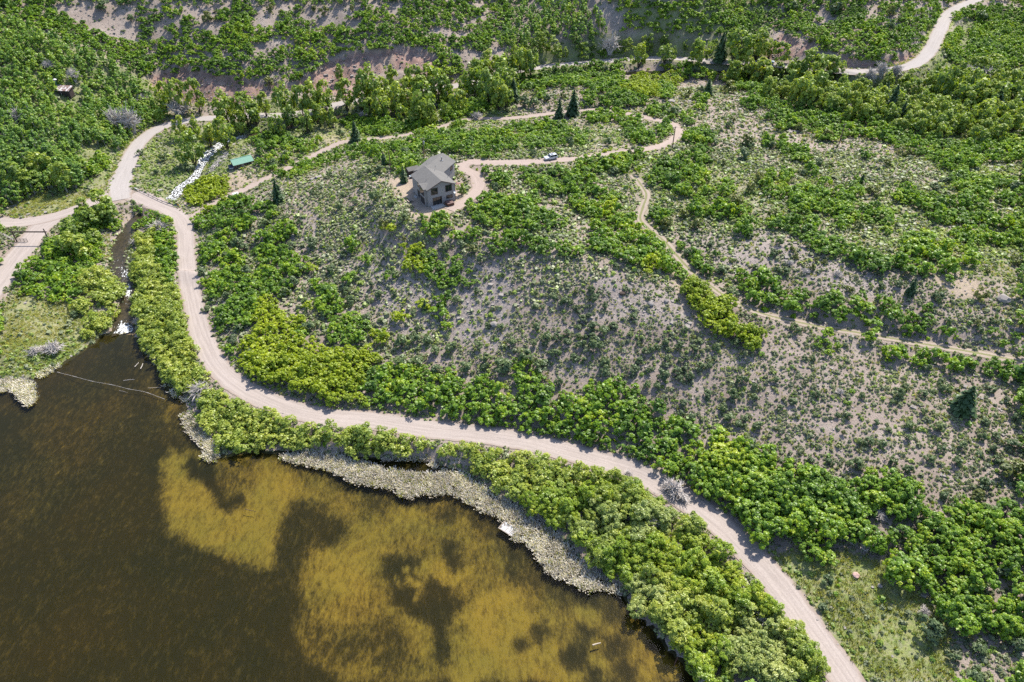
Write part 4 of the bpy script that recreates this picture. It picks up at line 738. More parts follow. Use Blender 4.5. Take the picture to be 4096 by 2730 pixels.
# prototype meshes (shared by every copy)
def protos(kind):
    out = []
    for s in range(6):
        if kind == 'oak':
            Q, t, c = crown(100+s, 1.5, 2.9, .15, 40, 36, .22, .34); out.append(two_mat('oak_shrub', Q, t, stems(s, c, 3, .07), M['oak'], M['bark']))
        if kind == 'yoak':
            Q, t, c = crown(140+s, 1.55, 3.1, .2, 40, 36, .22, .35); out.append(two_mat('yellow_oak', Q, t, stems(s, c, 3, .07), M['yoak'], M['bark']))
        if 'willow' in kind:
            Q, t, c = crown(180+s+len(kind), 1.45, 2.7+.5*(s % 3), .1, 44, 40, .115, .42, -.5, 2.8, .55, .9); out.append(two_mat('willow_shrub', Q, t, stems(s, c, 3, .045, 14), M[kind], M['dead']))
        if kind == 'mahogany':
            Q, t, c = crown(220+s, .62, 1.15, .03, 16, 34, .13, .28, -.3, 1.4); out.append(two_mat('mahogany_shrub', Q, t, stems(s, c, 2, .04, 6), M['mahogany'], M['bark']))
        if kind == 'juniper':
            Q, t, c = crown(260+s, .68, 1.6, .0, 18, 30, .17, .30, -.4, 1.1); out.append(two_mat('juniper_shrub', Q, t, stems(s, c, 2, .05, 5), M['juniper'], M['bark']))
        if kind == 'dead': out.append(quad_mesh('dead_shrub', deadbush(300+s, 1.0, 1.5), None, [M['dead']]))
    return out
def tree_protos(kind):
    out = []
    for s in range(5):
        if kind == 'aspen':
            Q, t, c = crown(400+s, 1.2, 6.0, 1.4, 24, 28, .34, .55, -.7); tm = 'pale_bark'; lm = 'aspen'; S = np.concatenate([tube_quads((0, 0, -.5), (.1, .05, 3.2), .11, .08), tube_quads((.1, .05, 3.2), (.05, 0, 5.8), .08, .03), stems(s, c, 6, .05, 6)])
        if kind == 'cotton':
            Q, t, c = crown(440+s, 1.0, 2.55, .55, 30, 30, .20, .36, -.75); tm = 'dark_bark'; lm = 'cotton'
            S = np.concatenate([tube_quads((0, 0, -.1), (.04, .02, .9), .055, .042, 6), stems(s, c+np.array([0, 0, 0]), 2.5, .03, 9)])
        if kind == 'spruce':
            Q, t, S = spruce(480+s, 1.0*3.6, 1.0); tm = 'dark_bark'; lm = 'spruce'
        out.append((quad_mesh(kind+'_crown', Q, t, [M[lm]]), quad_mesh(kind+'_trunk', S, None, [M[tm]])))
    return out
PR = {k: protos(k) for k in ('oak', 'yoak', 'willow', 'pale_willow', 'bright_willow', 'mahogany', 'juniper', 'dead')}
TP = {k: tree_protos(k) for k in ('aspen', 'cotton', 'spruce')}

# ---------------------------------------------------------------- scattering
def blocked(x, y, pad=.6):
    b_ = np.zeros(len(x), bool)
    for n, h in HALFW.items(): b_ |= field(RD[n], x, y) < h+pad
    b_ |= field(RD['creek'], x, y) < 1.6+pad
    b_ |= hgt(x, y) < .05
    dx = x-HO[0]; dy = y-HO[1]
    b_ |= (np.abs(dx*.875-(-dy)*.485+1) < 8.5+pad) & (np.abs(dx*.485*-1+dy*.875-1) < 15+pad)
    return b_
def cand(sp, x0=-290, x1=300, y0=48, y1=500, jit=.85):
    gx, gy = np.meshgrid(np.arange(x0, x1, sp), np.arange(y0, y1, sp*.87))
    gx = gx + (np.arange(gx.shape[0])[:, None] % 2)*sp/2
    x = (gx+rng.uniform(-.5, .5, gx.shape)*sp*jit).ravel(); y = (gy+rng.uniform(-.5, .5, gy.shape)*sp*jit).ravel()
    px, py, dep = project(x, y, hgt(x, y)); k = (px > -350) & (px < 4450) & (py > -160) & (py < 3000)
    return x[k], y[k]
def grow(mask, sp, up, out=.0, thin=None, clear=0):
    x, y = cand(sp); z = hgt(x, y); px, py, dep = project(x, y, z+up)
    p = mask.get(px, py, -1); off = p < 0
    p = np.where(off, out, p); vis = seen(x, y, z+up); p = np.where(vis, p, p*.35)
    k = (rng.random(len(x)) < p) & ~blocked(x, y, .5)
    if clear: k &= (field(RD['track'], x, y) > 1.25+clear) & (field(RD['loop'], x, y) > 1.9+clear) & (field(RD['drive'], x, y) > 2.2+clear)
    if thin is not None: k &= thin(x, y)
    return np.stack([x[k], y[k], z[k], dep[k], (vis & ~off)[k]], 1)
def split(A, n):
    """the n that show largest are things of their own; the others are grown as one mass."""
    near_ = np.where((A[:, 4] > .5), A[:, 3], 1e6); o = np.argsort(near_)
    o1 = o[:n][near_[o[:n]] < 1e5]; m_ = np.ones(len(A), bool); m_[o1] = False
    return A[o1], A[m_]
def mass(name, Qs, A, scale, mats, yaw=True, tint_sd=.16, zs=(.8, 1.2), kind='stuff', tilt=None):
    """one object out of many plants: Qs list of (faces, tint[, material])."""
    V, TT, MI = [], [], []
    var = rng.integers(0, len(Qs), len(A)); sc = scale if np.ndim(scale) else np.full(len(A), scale)
    for v, q in enumerate(Qs):
        k = np.where(var == v)[0]
        if not len(k): continue
        a = rng.uniform(0, 6.283, len(k)); c, s = np.cos(a), np.sin(a); F = q[0]
        sx = sc[k]*rng.uniform(.85, 1.15, len(k)); sz = sc[k]*rng.uniform(*zs, len(k))
        X = (F[None, ..., 0]*c[:, None, None]-F[None, ..., 1]*s[:, None, None])*sx[:, None, None]+A[k, 0, None, None]
        Y = (F[None, ..., 0]*s[:, None, None]+F[None, ..., 1]*c[:, None, None])*sx[:, None, None]+A[k, 1, None, None]
        Z = F[None, ..., 2]*sz[:, None, None]+A[k, 2, None, None]
        V.append(np.stack([X, Y, Z], -1).reshape(-1, F.shape[1], 3)); tt = q[1][None]+rng.normal(0, tint_sd, len(k))[:, None]; TT.append(np.clip(tt, 0, 1).ravel())
        MI.append(np.tile(q[2] if len(q) > 2 else np.zeros(len(F), int), len(k)))
    o = link(name, quad_mesh(name, np.concatenate(V), np.concatenate(TT), mats, np.concatenate(MI)))
    return tag(o, kind=kind)
ZONES = [  # (outline in the photo, words) ; first match wins
 (TL(0,1,0,0,720,0,720,520,0,520), 'between the creek and the timber gate'), (TL(0,0,400,1280,900,1280,1250,1568,400,1568), 'beside the road junction above the creek'),
 (TL(0,1,880,0,1420,0,1420,1140,880,1140), 'between the creek and the gravel road'),
 (TL(0,1,1280,1090,1764,1090,1764,1568,1280,1568)+TL(1,1,0,1568,0,1240), 'between the pond inlet and the road bend'),
 (TL(0,1,1340,0,1764,0,1764,1120,1340,700), 'on the hill foot inside the road bend'), (TL(1,1,0,400,860,800,780,1240,0,1100), 'in the thicket above the road bend'),
 (TL(1,1,0,0,760,0,900,800,420,780,0,430), 'scattered down the slope below the house'), (TL(1,1,700,880,1764,840,1764,1450,700,1260)+TL(2,1,0,1400,0,860), 'in the middle of the oak belt over the dark road cutting'),
 (TL(1,1,0,1230,1764,1510,1764,1568,0,1568), 'between the gravel road and the reed bed'), (TL(2,1,0,860,900,860,1400,1400,1700,1568,0,1568), 'in the oak belt under the bare slope'),
 (TL(2,2,800,0,1764,0,1764,640,1300,560), 'in the bright oak belt beside the curving gravel road'), (TL(2,2,0,0,900,120,760,900,400,560,0,330), 'behind the reed bed near the wooden dock'),
 (TL(2,2,900,180,1764,960,1764,1568,700,900), 'on the bank between pond edge and road'), (TL(3,2,0,900,420,1568,0,1568), 'at the lower end of the roadside bank'),
 (TL(3,2,0,60,900,100,900,740,0,620), 'at the top of the grassy verge by the gravel road'), (TL(3,2,800,250,1764,250,1764,1300,800,1000), 'in the dark oak thicket above the grassy verge'), (TL(3,2,600,1000,1764,1000,1764,1568,600,1568), 'on the weedy ground beside the lower road'),
 (TL(2,1,1180,330,1764,640,1764,860,1180,640), 'in the yellow hedge strip below the two-track path'), (TL(3,1,0,380,1400,380,1400,840,0,660), 'in the row above the two-track path'), (TL(3,1,280,700,1764,860,1764,1060,280,880), 'in the row below the two-track path'),
 (TL(3,1,0,0,1764,0,1764,420,0,420), 'on the green bench above the rocky bank'), (TL(3,1,0,860,1764,1000,1764,1568,0,1568), 'on the sagebrush slope below the two-track path'), (TL(2,1,0,200,1300,200,1764,860,0,1000), 'on the bare rounded knob below the house'),
 (TL(1,0,1380,1080,1764,1080,1764,1568,1380,1568)+TL(2,1,0,200,500,200,500,0), 'beside the turning yard of the grey house'), (TL(1,1,760,0,1764,0,1764,900,900,900), 'on the stony slope straight below the house'), (TL(1,0,0,1060,1380,1060,1380,1568,0,1568), 'on the slope beside the grey house'),
 (TL(2,0,0,700,1200,700,1200,1120,0,1120), 'inside the loop of the driveway'), (TL(2,0,0,1050,1764,1050,1764,1568,0,1568), 'between the driveway and the two-track path'), (TL(2,0,900,400,1764,400,1764,1050,1200,1050), 'on the hump beyond the driveway bend'),
 (TL(3,0,0,600,1764,600,1764,1568,0,1568), 'on the long slope above the tree-filled valley'), (TL(0,0,0,0,1200,0,1200,900,0,1400), 'on the steep wooded hillside beyond the side road'), (TL(0,0,880,950,1764,950,1764,1568,880,1568), 'by the white-water creek and the green-roofed cabin'),
 (TL(1,0,0,560,1764,560,1764,1000,0,1000), 'along the valley road behind the house'), (TL(2,0,0,240,1764,240,1764,560,0,560), 'along the far valley road'), (TL(3,0,0,0,1764,0,1764,600,0,600), 'by the pale road climbing out of the valley'), (TL(0,0,880,0,1764,0,1764,900,880,900), 'on the hillside above the red bank'), (TL(1,0,0,0,1764,0,1764,560,0,560), 'on the hillside above the red bank')]
ZP = [(np.array(p), w) for p, w in ZONES]
def zones(A, up):
    px, py, _ = project(A[:, 0], A[:, 1], A[:, 2]+up); out = np.array(['beyond the valley road']*len(A), dtype=object); left = np.ones(len(A), bool)
    for p, w in ZP:
        h = left & (poly_sd(px, py, p) < 0); out[h] = w; left &= ~h
    return out
def place(A, name, meshes, scale, desc, cat, group, up=1.5, zsc=None):
    zn = zones(A, up); big = scale > np.quantile(scale, .66) if len(A) > 8 else np.zeros(len(A), bool); sm = scale < np.quantile(scale, .33) if len(A) > 8 else big
    for i in range(len(A)):
        o = link(name, meshes[rng.integers(len(meshes))], loc=tuple(A[i, :3]), rz=rng.uniform(0, 6.283)); s = float(scale[i]); zs = s*float(rng.uniform(.85, 1.2)) if zsc is None else float(zsc[i])
        o.scale = (s*float(rng.uniform(.9, 1.12)), s*float(rng.uniform(.9, 1.12)), zs)
        sz = 'large ' if big[i] else ('small ' if sm[i] else '')
        tag(o, f'{sz}{desc} {zn[i]}', cat, f'{group} {zn[i]}')
def place_tree(i, name, pm, p, sx, sz, label, cat, group):
    r = empty(name, tuple(p), rng.uniform(0, 6.283)); r.scale = (sx, sx, sz); tag(r, label, cat, group)
    link('crown', pm[0], r); link('trunk', pm[1], r); return r
def px_size(pts, rr):
    """photo radius -> metres at those ground points"""
    _, _, dep = project(pts[:, 0], pts[:, 1], pts[:, 2]); return np.asarray(rr)/TS*dep/FPX
def gather(D, up_k=.6, tall=False):
    L = [(T(c, r, q[0], q[1]), q) for (c, r), l in D.items() for q in l if q[2] > 0]
    px = np.array([a[0][0] for a in L]); py = np.array([a[0][1] for a in L]); rr = np.array([a[1][2] for a in L], float)
    p0 = at(px, py); R = px_size(p0, rr); p = at(px, py, R*up_k*(np.array([a[1][3] for a in L]) if tall else 1)); return p, px_size(p, rr), [a[1] for a in L]

# oak brush
OAK.stroke([(2150, 668), (2290, 655)], 22, 0, 2); OAK.stroke([(2120, 640), (2290, 625)], 14, 0, 2)
ASP.poly([(205, 318), (325, 318), (330, 405), (225, 412)], 0, 2)
A1 = grow(OAK, 2.05, 1.4, .25, clear=1.3); A2 = grow(YOK, 2.1, 1.5, clear=1.3)
far1 = sstep(230, 330, A1[:, 3]); 
I1, R1_ = split(A1, 262); I2, R2_ = split(A2, 140)
sc = np.clip(rng.lognormal(.05, .22, len(I1)), .6, 1.6)*np.where((I1[:, 3] < 165) & (field(RD['main'], I1[:, 0], I1[:, 1]) < 24), 1.22, .95)
place(I1, 'oak_shrub', PR['oak'], sc, 'green oak shrub', 'oak shrub', 'green oak shrubs')
place(I2, 'yellow_oak_shrub', PR['yoak'], rng.uniform(.75, 1.3, len(I2)), 'yellow-green oak shrub', 'oak shrub', 'yellow-green oak shrubs')
def lod(kind, n=4):
    out = []
    for s in range(n):
        if kind == 'oak': Q, t, c = crown(500+s, 1.3, 2.4, .15, 15, 20, .36, .46)
        if kind == 'aspen': Q, t, c = crown(520+s, 1.15, 5.2, .8, 18, 18, .42, .55, -.6)
        if kind == 'cotton': Q, t, c = crown(540+s, 2.3, 8.0, 1.0, 26, 22, .52, .8, -.7)
        if kind == 'willow': Q, t, c = crown(560+s, 1.6, 2.8, .1, 16, 20, .26, .7, -.4, 1.9)
        out.append((Q, t))
    return out
R1_ = np.concatenate([R1_]); mass('oak_thicket', lod('oak'), R1_, np.clip(rng.lognormal(-.1, .28, len(R1_)), .45, 1.45), [M['oak']])
if len(R2_): mass('yellow_oak_thicket', lod('oak'), R2_, rng.uniform(.7, 1.2, len(R2_)), [M['yoak']])
# willows by the pond
A3 = grow(WIL, 2.0, 1.5); I3, R3_ = split(A3, 295)
sp_ = fbm(I3[:, 0]/9, I3[:, 1]/9, 61, 3); tone = rng.normal(0, .06, len(I3))+sp_
for lo_, hi_, nm, ds in ((-9, .44, 'bright_willow', 'bright green willow shrub'), (.44, .58, 'willow', 'olive-green willow shrub'), (.58, 9, 'pale_willow', 'pale grey-green willow shrub')):
    B_ = I3[(tone >= lo_) & (tone < hi_)]; z_ = np.clip(rng.lognormal(-.02, .3, len(B_)), .5, 1.7)
    if len(B_): place(B_, 'willow_shrub', PR[nm], z_, ds, 'willow', ds+'s')
if len(R3_): mass('willow_thicket', lod('willow'), R3_, rng.uniform(.8, 1.2, len(R3_)), [M['willow']])
# woods: hillside trees and cottonwoods
A4 = grow(ASP, 2.7, 3.6, .5); I4, R4_ = split(A4, 250)
zn = zones(I4, 4)
for i in range(len(I4)):
    s = rng.uniform(.6, 1.25); place_tree(i, 'aspen_tree', TP['aspen'][i % 5], I4[i, :3], s*rng.uniform(.9, 1.2), s, ('tall ' if s > 1.05 else 'low ' if s < .78 else '')+f'slender tree {zn[i]}', 'tree', f'slender trees {zn[i]}')
if len(R4_): mass('hillside_woods', lod('aspen'), R4_, rng.uniform(.6, 1.2, len(R4_)), [M['aspen']])
pc, rc, qc = gather(COTT, 1.05, True); zn = zones(pc, 6)
for i in range(len(pc)):
    s = rc[i]*.74; place_tree(i, 'cottonwood_tree', TP['cotton'][i % 5], pc[i], s, s*qc[i][3]*.95, ('broad ' if qc[i][3] < 1.25 else 'tall ')+f'cottonwood {zn[i]}', 'tree', f'cottonwood trees {zn[i]}')
A5 = grow(COT, 4.4, 4.5); A5 = A5[(np.min(np.hypot(A5[:, None, 0]-pc[None, :, 0], A5[:, None, 1]-pc[None, :, 1]), 1) > 3.0)]
I5, R5_ = split(A5, 170); zn = zones(I5, 6)
for i in range(len(I5)):
    s = rng.uniform(1.8, 2.9); place_tree(i, 'cottonwood_tree', TP['cotton'][i % 5], I5[i, :3], s, s*rng.uniform(1.0, 1.5), f'cottonwood in the dense wood {zn[i]}', 'tree', f'cottonwood wood {zn[i]}')
if len(R5_): mass('valley_woods', lod('cotton'), R5_, rng.uniform(.7, 1.2, len(R5_)), [M['cotton']])
# single shrubs
pm_, rm_, qm_ = gather(SINGLES); k = rm_ < 99
o_ = np.argsort(-rm_/np.linalg.norm(pm_-np.array([0, 0, CAMZ]), axis=1)); o_ = o_[:295]
place(np.c_[pm_[o_], np.zeros((len(o_), 2))], 'mahogany_shrub', PR['mahogany'], rm_[o_]*1.02, 'dark grey-green shrub', 'shrub', 'dark grey-green shrubs', .8)
pj, rj, qj = gather(JUNI, .8); place(np.c_[pj, np.zeros((len(pj), 2))], 'juniper_shrub', PR['juniper'], rj*1.0, 'rounded olive-green juniper', 'juniper', 'olive-green junipers', .8)
pd, rd, qd = gather(DEADS, .5); place(np.c_[pd, np.zeros((len(pd), 2))], 'dead_shrub', PR['dead'], rd*1.1, 'leafless bleached grey shrub', 'dead shrub', 'bleached dead shrubs', .8, rd*1.1*np.array([q[3] for q in qd]))
SPL = {0:'dark spruce standing alone below the red bank behind the cabin clearing',1:'dark spruce alone on the sagebrush slope left of the house',2:'slim dark spruce beside the leaning pole behind the shed',3:'blue-green spruce in the sandy yard beside the grey house',4:'taller of the two spruces beside the far bend of the driveway',5:'shorter of the two spruces beside the far bend of the driveway',6:'broad dark spruce on the hump beyond the driveway bend',7:'dark spruce at the end of the cottonwoods behind the driveway',8:'tall dark spruce among cottonwoods by the far valley road',9:'left spruce of the close pair in the valley wood',10:'right spruce of the close pair in the valley wood',11:'smaller spruce in front of the close pair in the valley wood',12:'thin spruce just left of the close pair in the valley wood',23:'leaning-looking spruce on the stony bench above the two-track path',24:'lone dark spruce casting a long shadow on the sagebrush slope',22:'very small dark spruce on the sagebrush rise above the track'}
for i, (c, r, x, y, yt) in enumerate(SPRU):
    if yt >= y-20 or (i >= 28): continue
    px, py = T(c, r, x, y); p = at1(px, py); _, _, dep = project(*p)
    dd = math.hypot(p[0], p[1]); ang = math.atan2(CAMZ-p[2], dd); H = (y-yt)/TS*dep/FPX/math.cos(ang)*.96
    w = .27 if i not in (6, 24) else .36
    place_tree(i, 'spruce_tree', TP['spruce'][i % 5], p, H*w, H/3.6, SPL.get(i, 'slim dark spruce half hidden among '+('the valley cottonwoods' if c == 3 else 'oak brush')), 'spruce', None if i in SPL else 'half hidden slim spruces')
# ================================================================ GROUND COVER: sage, herbs, grass, stones, reeds
def mound(seed, n, R, H, leaf, asp=1.0):
    r = np.random.default_rng(seed); d = unit(r.normal(size=(n, 3))+np.array([0, 0, .35])); d[:, 2] = np.abs(d[:, 2])
    p = d*np.array([R, R, H])*(.55+.45*r.random(n))[:, None]; nr = unit(d+r.normal(size=(n, 3))*.45+np.array([0, 0, .3])); s = leaf*r.uniform(.6, 1.3, n)
    return quads_at(p, nr, s*.5, s*.5*asp, r), np.clip(r.normal(.5, .2, n), 0, 1)
SAGEM = [mound(600+i, 26, .42, .5, .26, 1.3) for i in range(5)]; SAGEL = [mound(620+i, 11, .45, .5, .40, 1.2) for i in range(5)]
WOOD_ = Mask(); WOOD_.a = np.maximum.reduce([OAK.a, YOK.a, WIL.a, ASP.a*.8, COT.a*.8])
ox, oy = cand(.70, y1=330)
z = hgt(ox, oy); px, py, dep = project(ox, oy, z+.2)
w_m = WOOD_.edge(px, py); gr = GREEN.edge(px, py); yg = YGR.edge(px, py); pl = PALE.edge(px, py); rk = ROCKY.edge(px, py); bk = BANK.edge(px, py)
pat = sstep(.32, .62, fbm(ox/7, oy/7, 91, 3))
den = (.42+.42*pat)*(1-.85*w_m)*(1-.85*yg)*(1-.8*pl)*(1-.45*rk)*(1-bk)
den = np.where(dep > 250, den*.55, den)
k = (rng.random(len(ox)) < den) & ~blocked(ox, oy, .15); vis = seen(ox, oy, z+.3); k &= vis | (rng.random(len(ox)) < .3)
A = np.stack([ox, oy, z, dep, gr], 1)[k]; nearm = A[:, 3] < 185; herb = rng.random(len(A)) < (.16+.62*A[:, 4])
def lg(n): return np.clip(rng.lognormal(-.32, .38, n), .35, 1.8)
B = A[nearm & ~herb]; mass('sagebrush', SAGEM, B, lg(len(B)), [M['sage']], tint_sd=.22)
B = A[~nearm & ~herb]; mass('far_sagebrush', SAGEL, B, lg(len(B))*1.15, [M['sage']], tint_sd=.22)
B = A[nearm & herb]; mass('green_brush', SAGEM, B, lg(len(B))*.9, [M['herb']], tint_sd=.22)
B = A[~nearm & herb]; mass('far_green_brush', SAGEL, B, lg(len(B))*1.2, [M['herb']], tint_sd=.22)
# darker scrub between the big shrubs
x, y = cand(3.0, y1=400); z = hgt(x, y); px, py, dep = project(x, y, z+.5)
p = (.05+.34*GREEN.edge(px, py))*(1-.8*WOOD_.edge(px, py))*(1-.9*YGR.edge(px, py))*(1-PALE.edge(px, py))*(1-.9*BANK.edge(px, py))
k = (rng.random(len(x)) < p) & ~blocked(x, y, .4) & seen(x, y, z+.5); B = np.stack([x, y, z, dep, dep], 1)[k]
MSC = [mound(640+i, 48, .8, 1.1, .30, 1.2) for i in range(4)]
h = rng.random(len(B)) < .45
mass('dark_scrub', MSC, B[h], rng.uniform(.45, 1.15, h.sum()), [M['mahogany']]); mass('green_scrub', MSC, B[~h], rng.uniform(.45, 1.1, (~h).sum()), [M['aspen']])
# far hillside brush dots
x, y = cand(2.2, y0=300, y1=440); z = hgt(x, y); px, py, dep = project(x, y, z+.3)
k = (rng.random(len(x)) < .25*(1-WOOD_.edge(px, py))*(1-.85*BANK.edge(px, py))) & ~blocked(x, y, .4) & seen(x, y, z+.4); B = np.stack([x, y, z, dep, dep], 1)[k]
mass('hillside_scrub', SAGEL, B, lg(len(B))*1.5, [M['sage']])
# undergrowth beneath the oaks and willows
x, y = cand(1.5, y1=330); z = hgt(x, y); px, py, dep = project(x, y, z+.4)
k = (rng.random(len(x)) < .55*sstep(.3, .9, np.maximum.reduce([OAK.edge(px, py), YOK.edge(px, py), WIL.edge(px, py), ASP.edge(px, py)]))) & ~blocked(x, y, .2) & seen(x, y, z+2)
B = np.stack([x, y, z, dep, dep], 1)[k]; mass('undergrowth', SAGEL, B, lg(len(B))*1.25, [M['oak']])
# grass
def tuft(seed, n, h, w):
    r = np.random.default_rng(seed); a = r.uniform(0, 6.283, n); b_ = np.stack([r.normal(0, .14, n), r.normal(0, .14, n), np.zeros(n)], 1); hh = h*r.uniform(.6, 1.2, n)
    tip = b_+np.stack([np.cos(a)*.45*hh, np.sin(a)*.45*hh, hh], 1); s = np.stack([-np.sin(a), np.cos(a), a*0], 1)*w
    return np.stack([b_-s, b_+s, tip+s*.3, tip-s*.3], 1), np.clip(r.normal(.5, .25, n), 0, 1)
TUF = [tuft(700+i, 11, .42, .05) for i in range(5)]
x, y = cand(.62, y1=345); z = hgt(x, y); px, py, dep = project(x, y, z+.1)
k = (rng.random(len(x)) < .06+.95*YGR.edge(px, py)*sstep(.25, .45, fbm(x/4, y/4, 95, 3))+.35*sstep(.45, .9, GREEN.edge(px, py))*(dep < 240)) & ~blocked(x, y, .05) & seen(x, y, z+.2)
B = np.stack([x, y, z, dep, dep], 1)[k]; mass('grass', TUF, B, rng.uniform(.6, 1.5, len(B)), [M['grass']])
# green verge of weeds along the roads
for nm, n_in, n_out in (('main', 3.2, 5.2), ('upper', 3.9, 5.4), ('loop', 1.9, 3.0), ('spur', 3.7, 5.2)):
    P_ = ROADS[nm]; n = len(P_)*(9 if nm == 'main' else 5); i = rng.integers(0, len(P_), n); a = rng.uniform(0, 6.283, n); rr = rng.uniform(n_in, n_out, n)
    x = P_[i, 0]+np.cos(a)*rr; y = P_[i, 1]+np.sin(a)*rr; k = ~blocked(x, y, .1) & (field(RD[nm], x, y) > n_in-.2); x = x[k]; y = y[k]
    B = np.stack([x, y, hgt(x, y), x, x], 1); mass('roadside_weeds', SAGEL, B, rng.uniform(.35, 1.0, len(B)), [M['herb' if nm == 'main' else 'willow']])
# stones
def stone(seed):
    r = np.random.default_rng(seed); v = np.array([(x, y, z) for x in (-1, 1) for y in (-1, 1) for z in (-1, 1)], float)*r.uniform(.55, 1.0, (8, 3)); v = v*np.array([.5, .36, .26])
    f = [(0, 1, 3, 2), (4, 6, 7, 5), (0, 4, 5, 1), (2, 3, 7, 6), (0, 2, 6, 4), (1, 5, 7, 3)]
    return np.stack([v[list(q)] for q in f]), np.full(6, .5)
STN = [stone(720+i) for i in range(8)]
x, y = cand(1.0, y1=400); z = hgt(x, y); px, py, dep = project(x, y, z)
pst = (.30+.62*ROCKY.edge(px, py)+.35*BANK.edge(px, py))*(1-.9*YGR.edge(px, py))*(1-.8*WOOD_.edge(px, py))*(1-.6*GREEN.edge(px, py))*(.4+1.2*pat.mean()*fbm(x/12, y/12, 99, 3))
k = (rng.random(len(x)) < pst) & ~blocked(x, y, .1) & seen(x, y, z+.2); B = np.stack([x, y, z, dep, dep], 1)[k]
mass('stones', STN, B, np.clip(rng.lognormal(-1.0, .5, len(B)), .2, 2.0)*(1+.5*(B[:, 3] > 250)), [M['rock']])
# stones on the road shoulders
P_ = ROADS['main']; i = rng.integers(0, len(P_), 900); a = rng.uniform(0, 6.283, 900); rr = rng.uniform(2.9, 3.7, 900); x = P_[i, 0]+np.cos(a)*rr; y = P_[i, 1]+np.sin(a)*rr; k = field(RD['main'], x, y) > 2.7
B = np.stack([x[k], y[k], hgt(x[k], y[k])+.06, x[k], x[k]], 1); mass('shoulder_stones', STN, B, rng.uniform(.15, .45, len(B)), [M['rock']])
# reed beds standing in the pond edge
REED = Mask()
REED.poly(TL(1,2,150,0,200,40,330,70,480,100,600,150,650,190,760,205,900,230,970,270,1050,300,1180,265,1260,285,1340,270,1450,330,1560,390,1660,440,1764,480)+TL(2,2,0,590,100,610,170,690,220,790,300,850,380,870,440,900,500,950,620,930,740,960,700,880,600,820,520,770,440,690,380,610,280,510,200,440,100,370,0,320)+TL(1,2,1764,310,1620,250,1500,180,1400,120,1300,100,1200,130,1000,110,880,95,800,60,740,45,660,40,600,0,400,-30), 1, .8)
REED.stroke(TL(1,2,890,20,1000,15,1180,25,1230,70), 12, .8, 1)
REED.poly(TL(0,1,0,1040,120,1035,245,1060,240,1100,255,1200,190,1235,130,1180,80,1125,0,1130), 1, .8); REED.stroke(TL(0,1,265,1020,330,990,400,955), 12, .8, 1)
REED.poly(TL(0,1,1240,1290,1330,1280,1400,1380,1500,1480,1520,1568,1440,1568,1330,1450,1270,1370), 1, .8); REED.poly(TL(0,2,1380,0,1520,-10,1500,50,1440,45), 1, .8); REED.stroke(TL(0,1,1135,1090,1200,1150,1270,1190), 9, .6, 1)
def reed(seed, n=10):
    r = np.random.default_rng(seed); a = r.uniform(0, 6.283, n); h = r.uniform(.45, 1.0, n); b_ = np.stack([r.normal(0, .18, n), r.normal(0, .18, n), np.full(n, -.25)], 1)
    lean = r.uniform(.15, .75, n); tip = b_+np.stack([np.cos(a)*h*lean*1.2, np.sin(a)*h*lean*1.2, h*(1.15-lean*.6)], 1); s = np.stack([-np.sin(a), np.cos(a), a*0], 1)*.06
    return np.stack([b_-s, b_+s, tip+s*1.1, tip-s*1.1], 1), np.clip(r.normal(.68, .3, n), 0, 1)
x, y = cand(.36, -190, 60, 60, 240); z = np.maximum(hgt(x, y), 0); px, py, dep = project(x, y, z+.25)
rg_ = REED.get(px, py, 0)
k = (rng.random(len(x)) < (rg_ > .12)*sstep(.35, .62, rg_*.75+(fbm(x/1.1, y/1.1, 15, 3)-.5)*1.1)*(.45+.5*fbm(x/.8, y/.8, 16, 2))) & (hgt(x, y) < .9); B = np.stack([x, y, z, dep, dep], 1)[k]
mass('reed_bed', [reed(740+i) for i in range(6)], B, rng.uniform(.75, 1.25, len(B)), [M['reed']], tint_sd=.2)
x, y = cand(1.1, -190, 60, 60, 240); z = np.maximum(hgt(x, y), 0); px, py, dep = project(x, y, z+.25); k = (rng.random(len(x)) < .22*REED.get(px, py, 0)); B = np.stack([x, y, z, dep, dep], 1)[k]
mass('green_reeds', TUF, B, rng.uniform(1.2, 2.0, len(B)), [M['grass']])
print('plants done', round(time.time()-T0_, 1), 's', len(bpy.data.objects), 'objects')
# ================================================================ BUILT THINGS
M['siding'] = None
def siding(name, col, pitch=.2, horiz=True, rough=.75):
    m, t, b = nt(name); tc = t.nodes.new('ShaderNodeTexCoord').outputs['Object']
    sp = N(t, 'SeparateXYZ'); t.links.new(tc, sp.inputs[0]); src = sp.outputs[2 if horiz else 0]
    f = math_(t, 'FRACT', math_(t, 'DIVIDE', src, pitch)); e = ramp(t, f, [(0, (.72,)*3), (.12, (1,)*3), (1, (.96,)*3)])
    c = mixc(t, noise(t, tc, 1.2, 5), tuple(x*.88 for x in col), tuple(x*1.1 for x in col)); c = mixc(t, 1.0, c, e, 'MULTIPLY')
    t.links.new(c, b.inputs['Base Color']); b.inputs['Roughness'].default_value = rough; b.inputs['Specular IOR Level'].default_value = .25
    bump(t, b, f, .3, .02); return m
def shingles(name, a_, b_):
    m, t, b = nt(name); tc = t.nodes.new('ShaderNodeTexCoord').outputs['Object']
    n1 = noise(t, tc, .55, 5, .65); n2 = noise(t, tc, 5, 3, .7)
    c = mixc(t, n1, a_, b_); c = mixc(t, 1.0, c, ramp(t, n2, [(.3, (.8,)*3), (.7, (1.18,)*3)]), 'MULTIPLY')
    t.links.new(c, b.inputs['Base Color']); b.inputs['Roughness'].default_value = .9; b.inputs['Specular IOR Level'].default_value = .2; bump(t, b, n2, .4, .03); return m
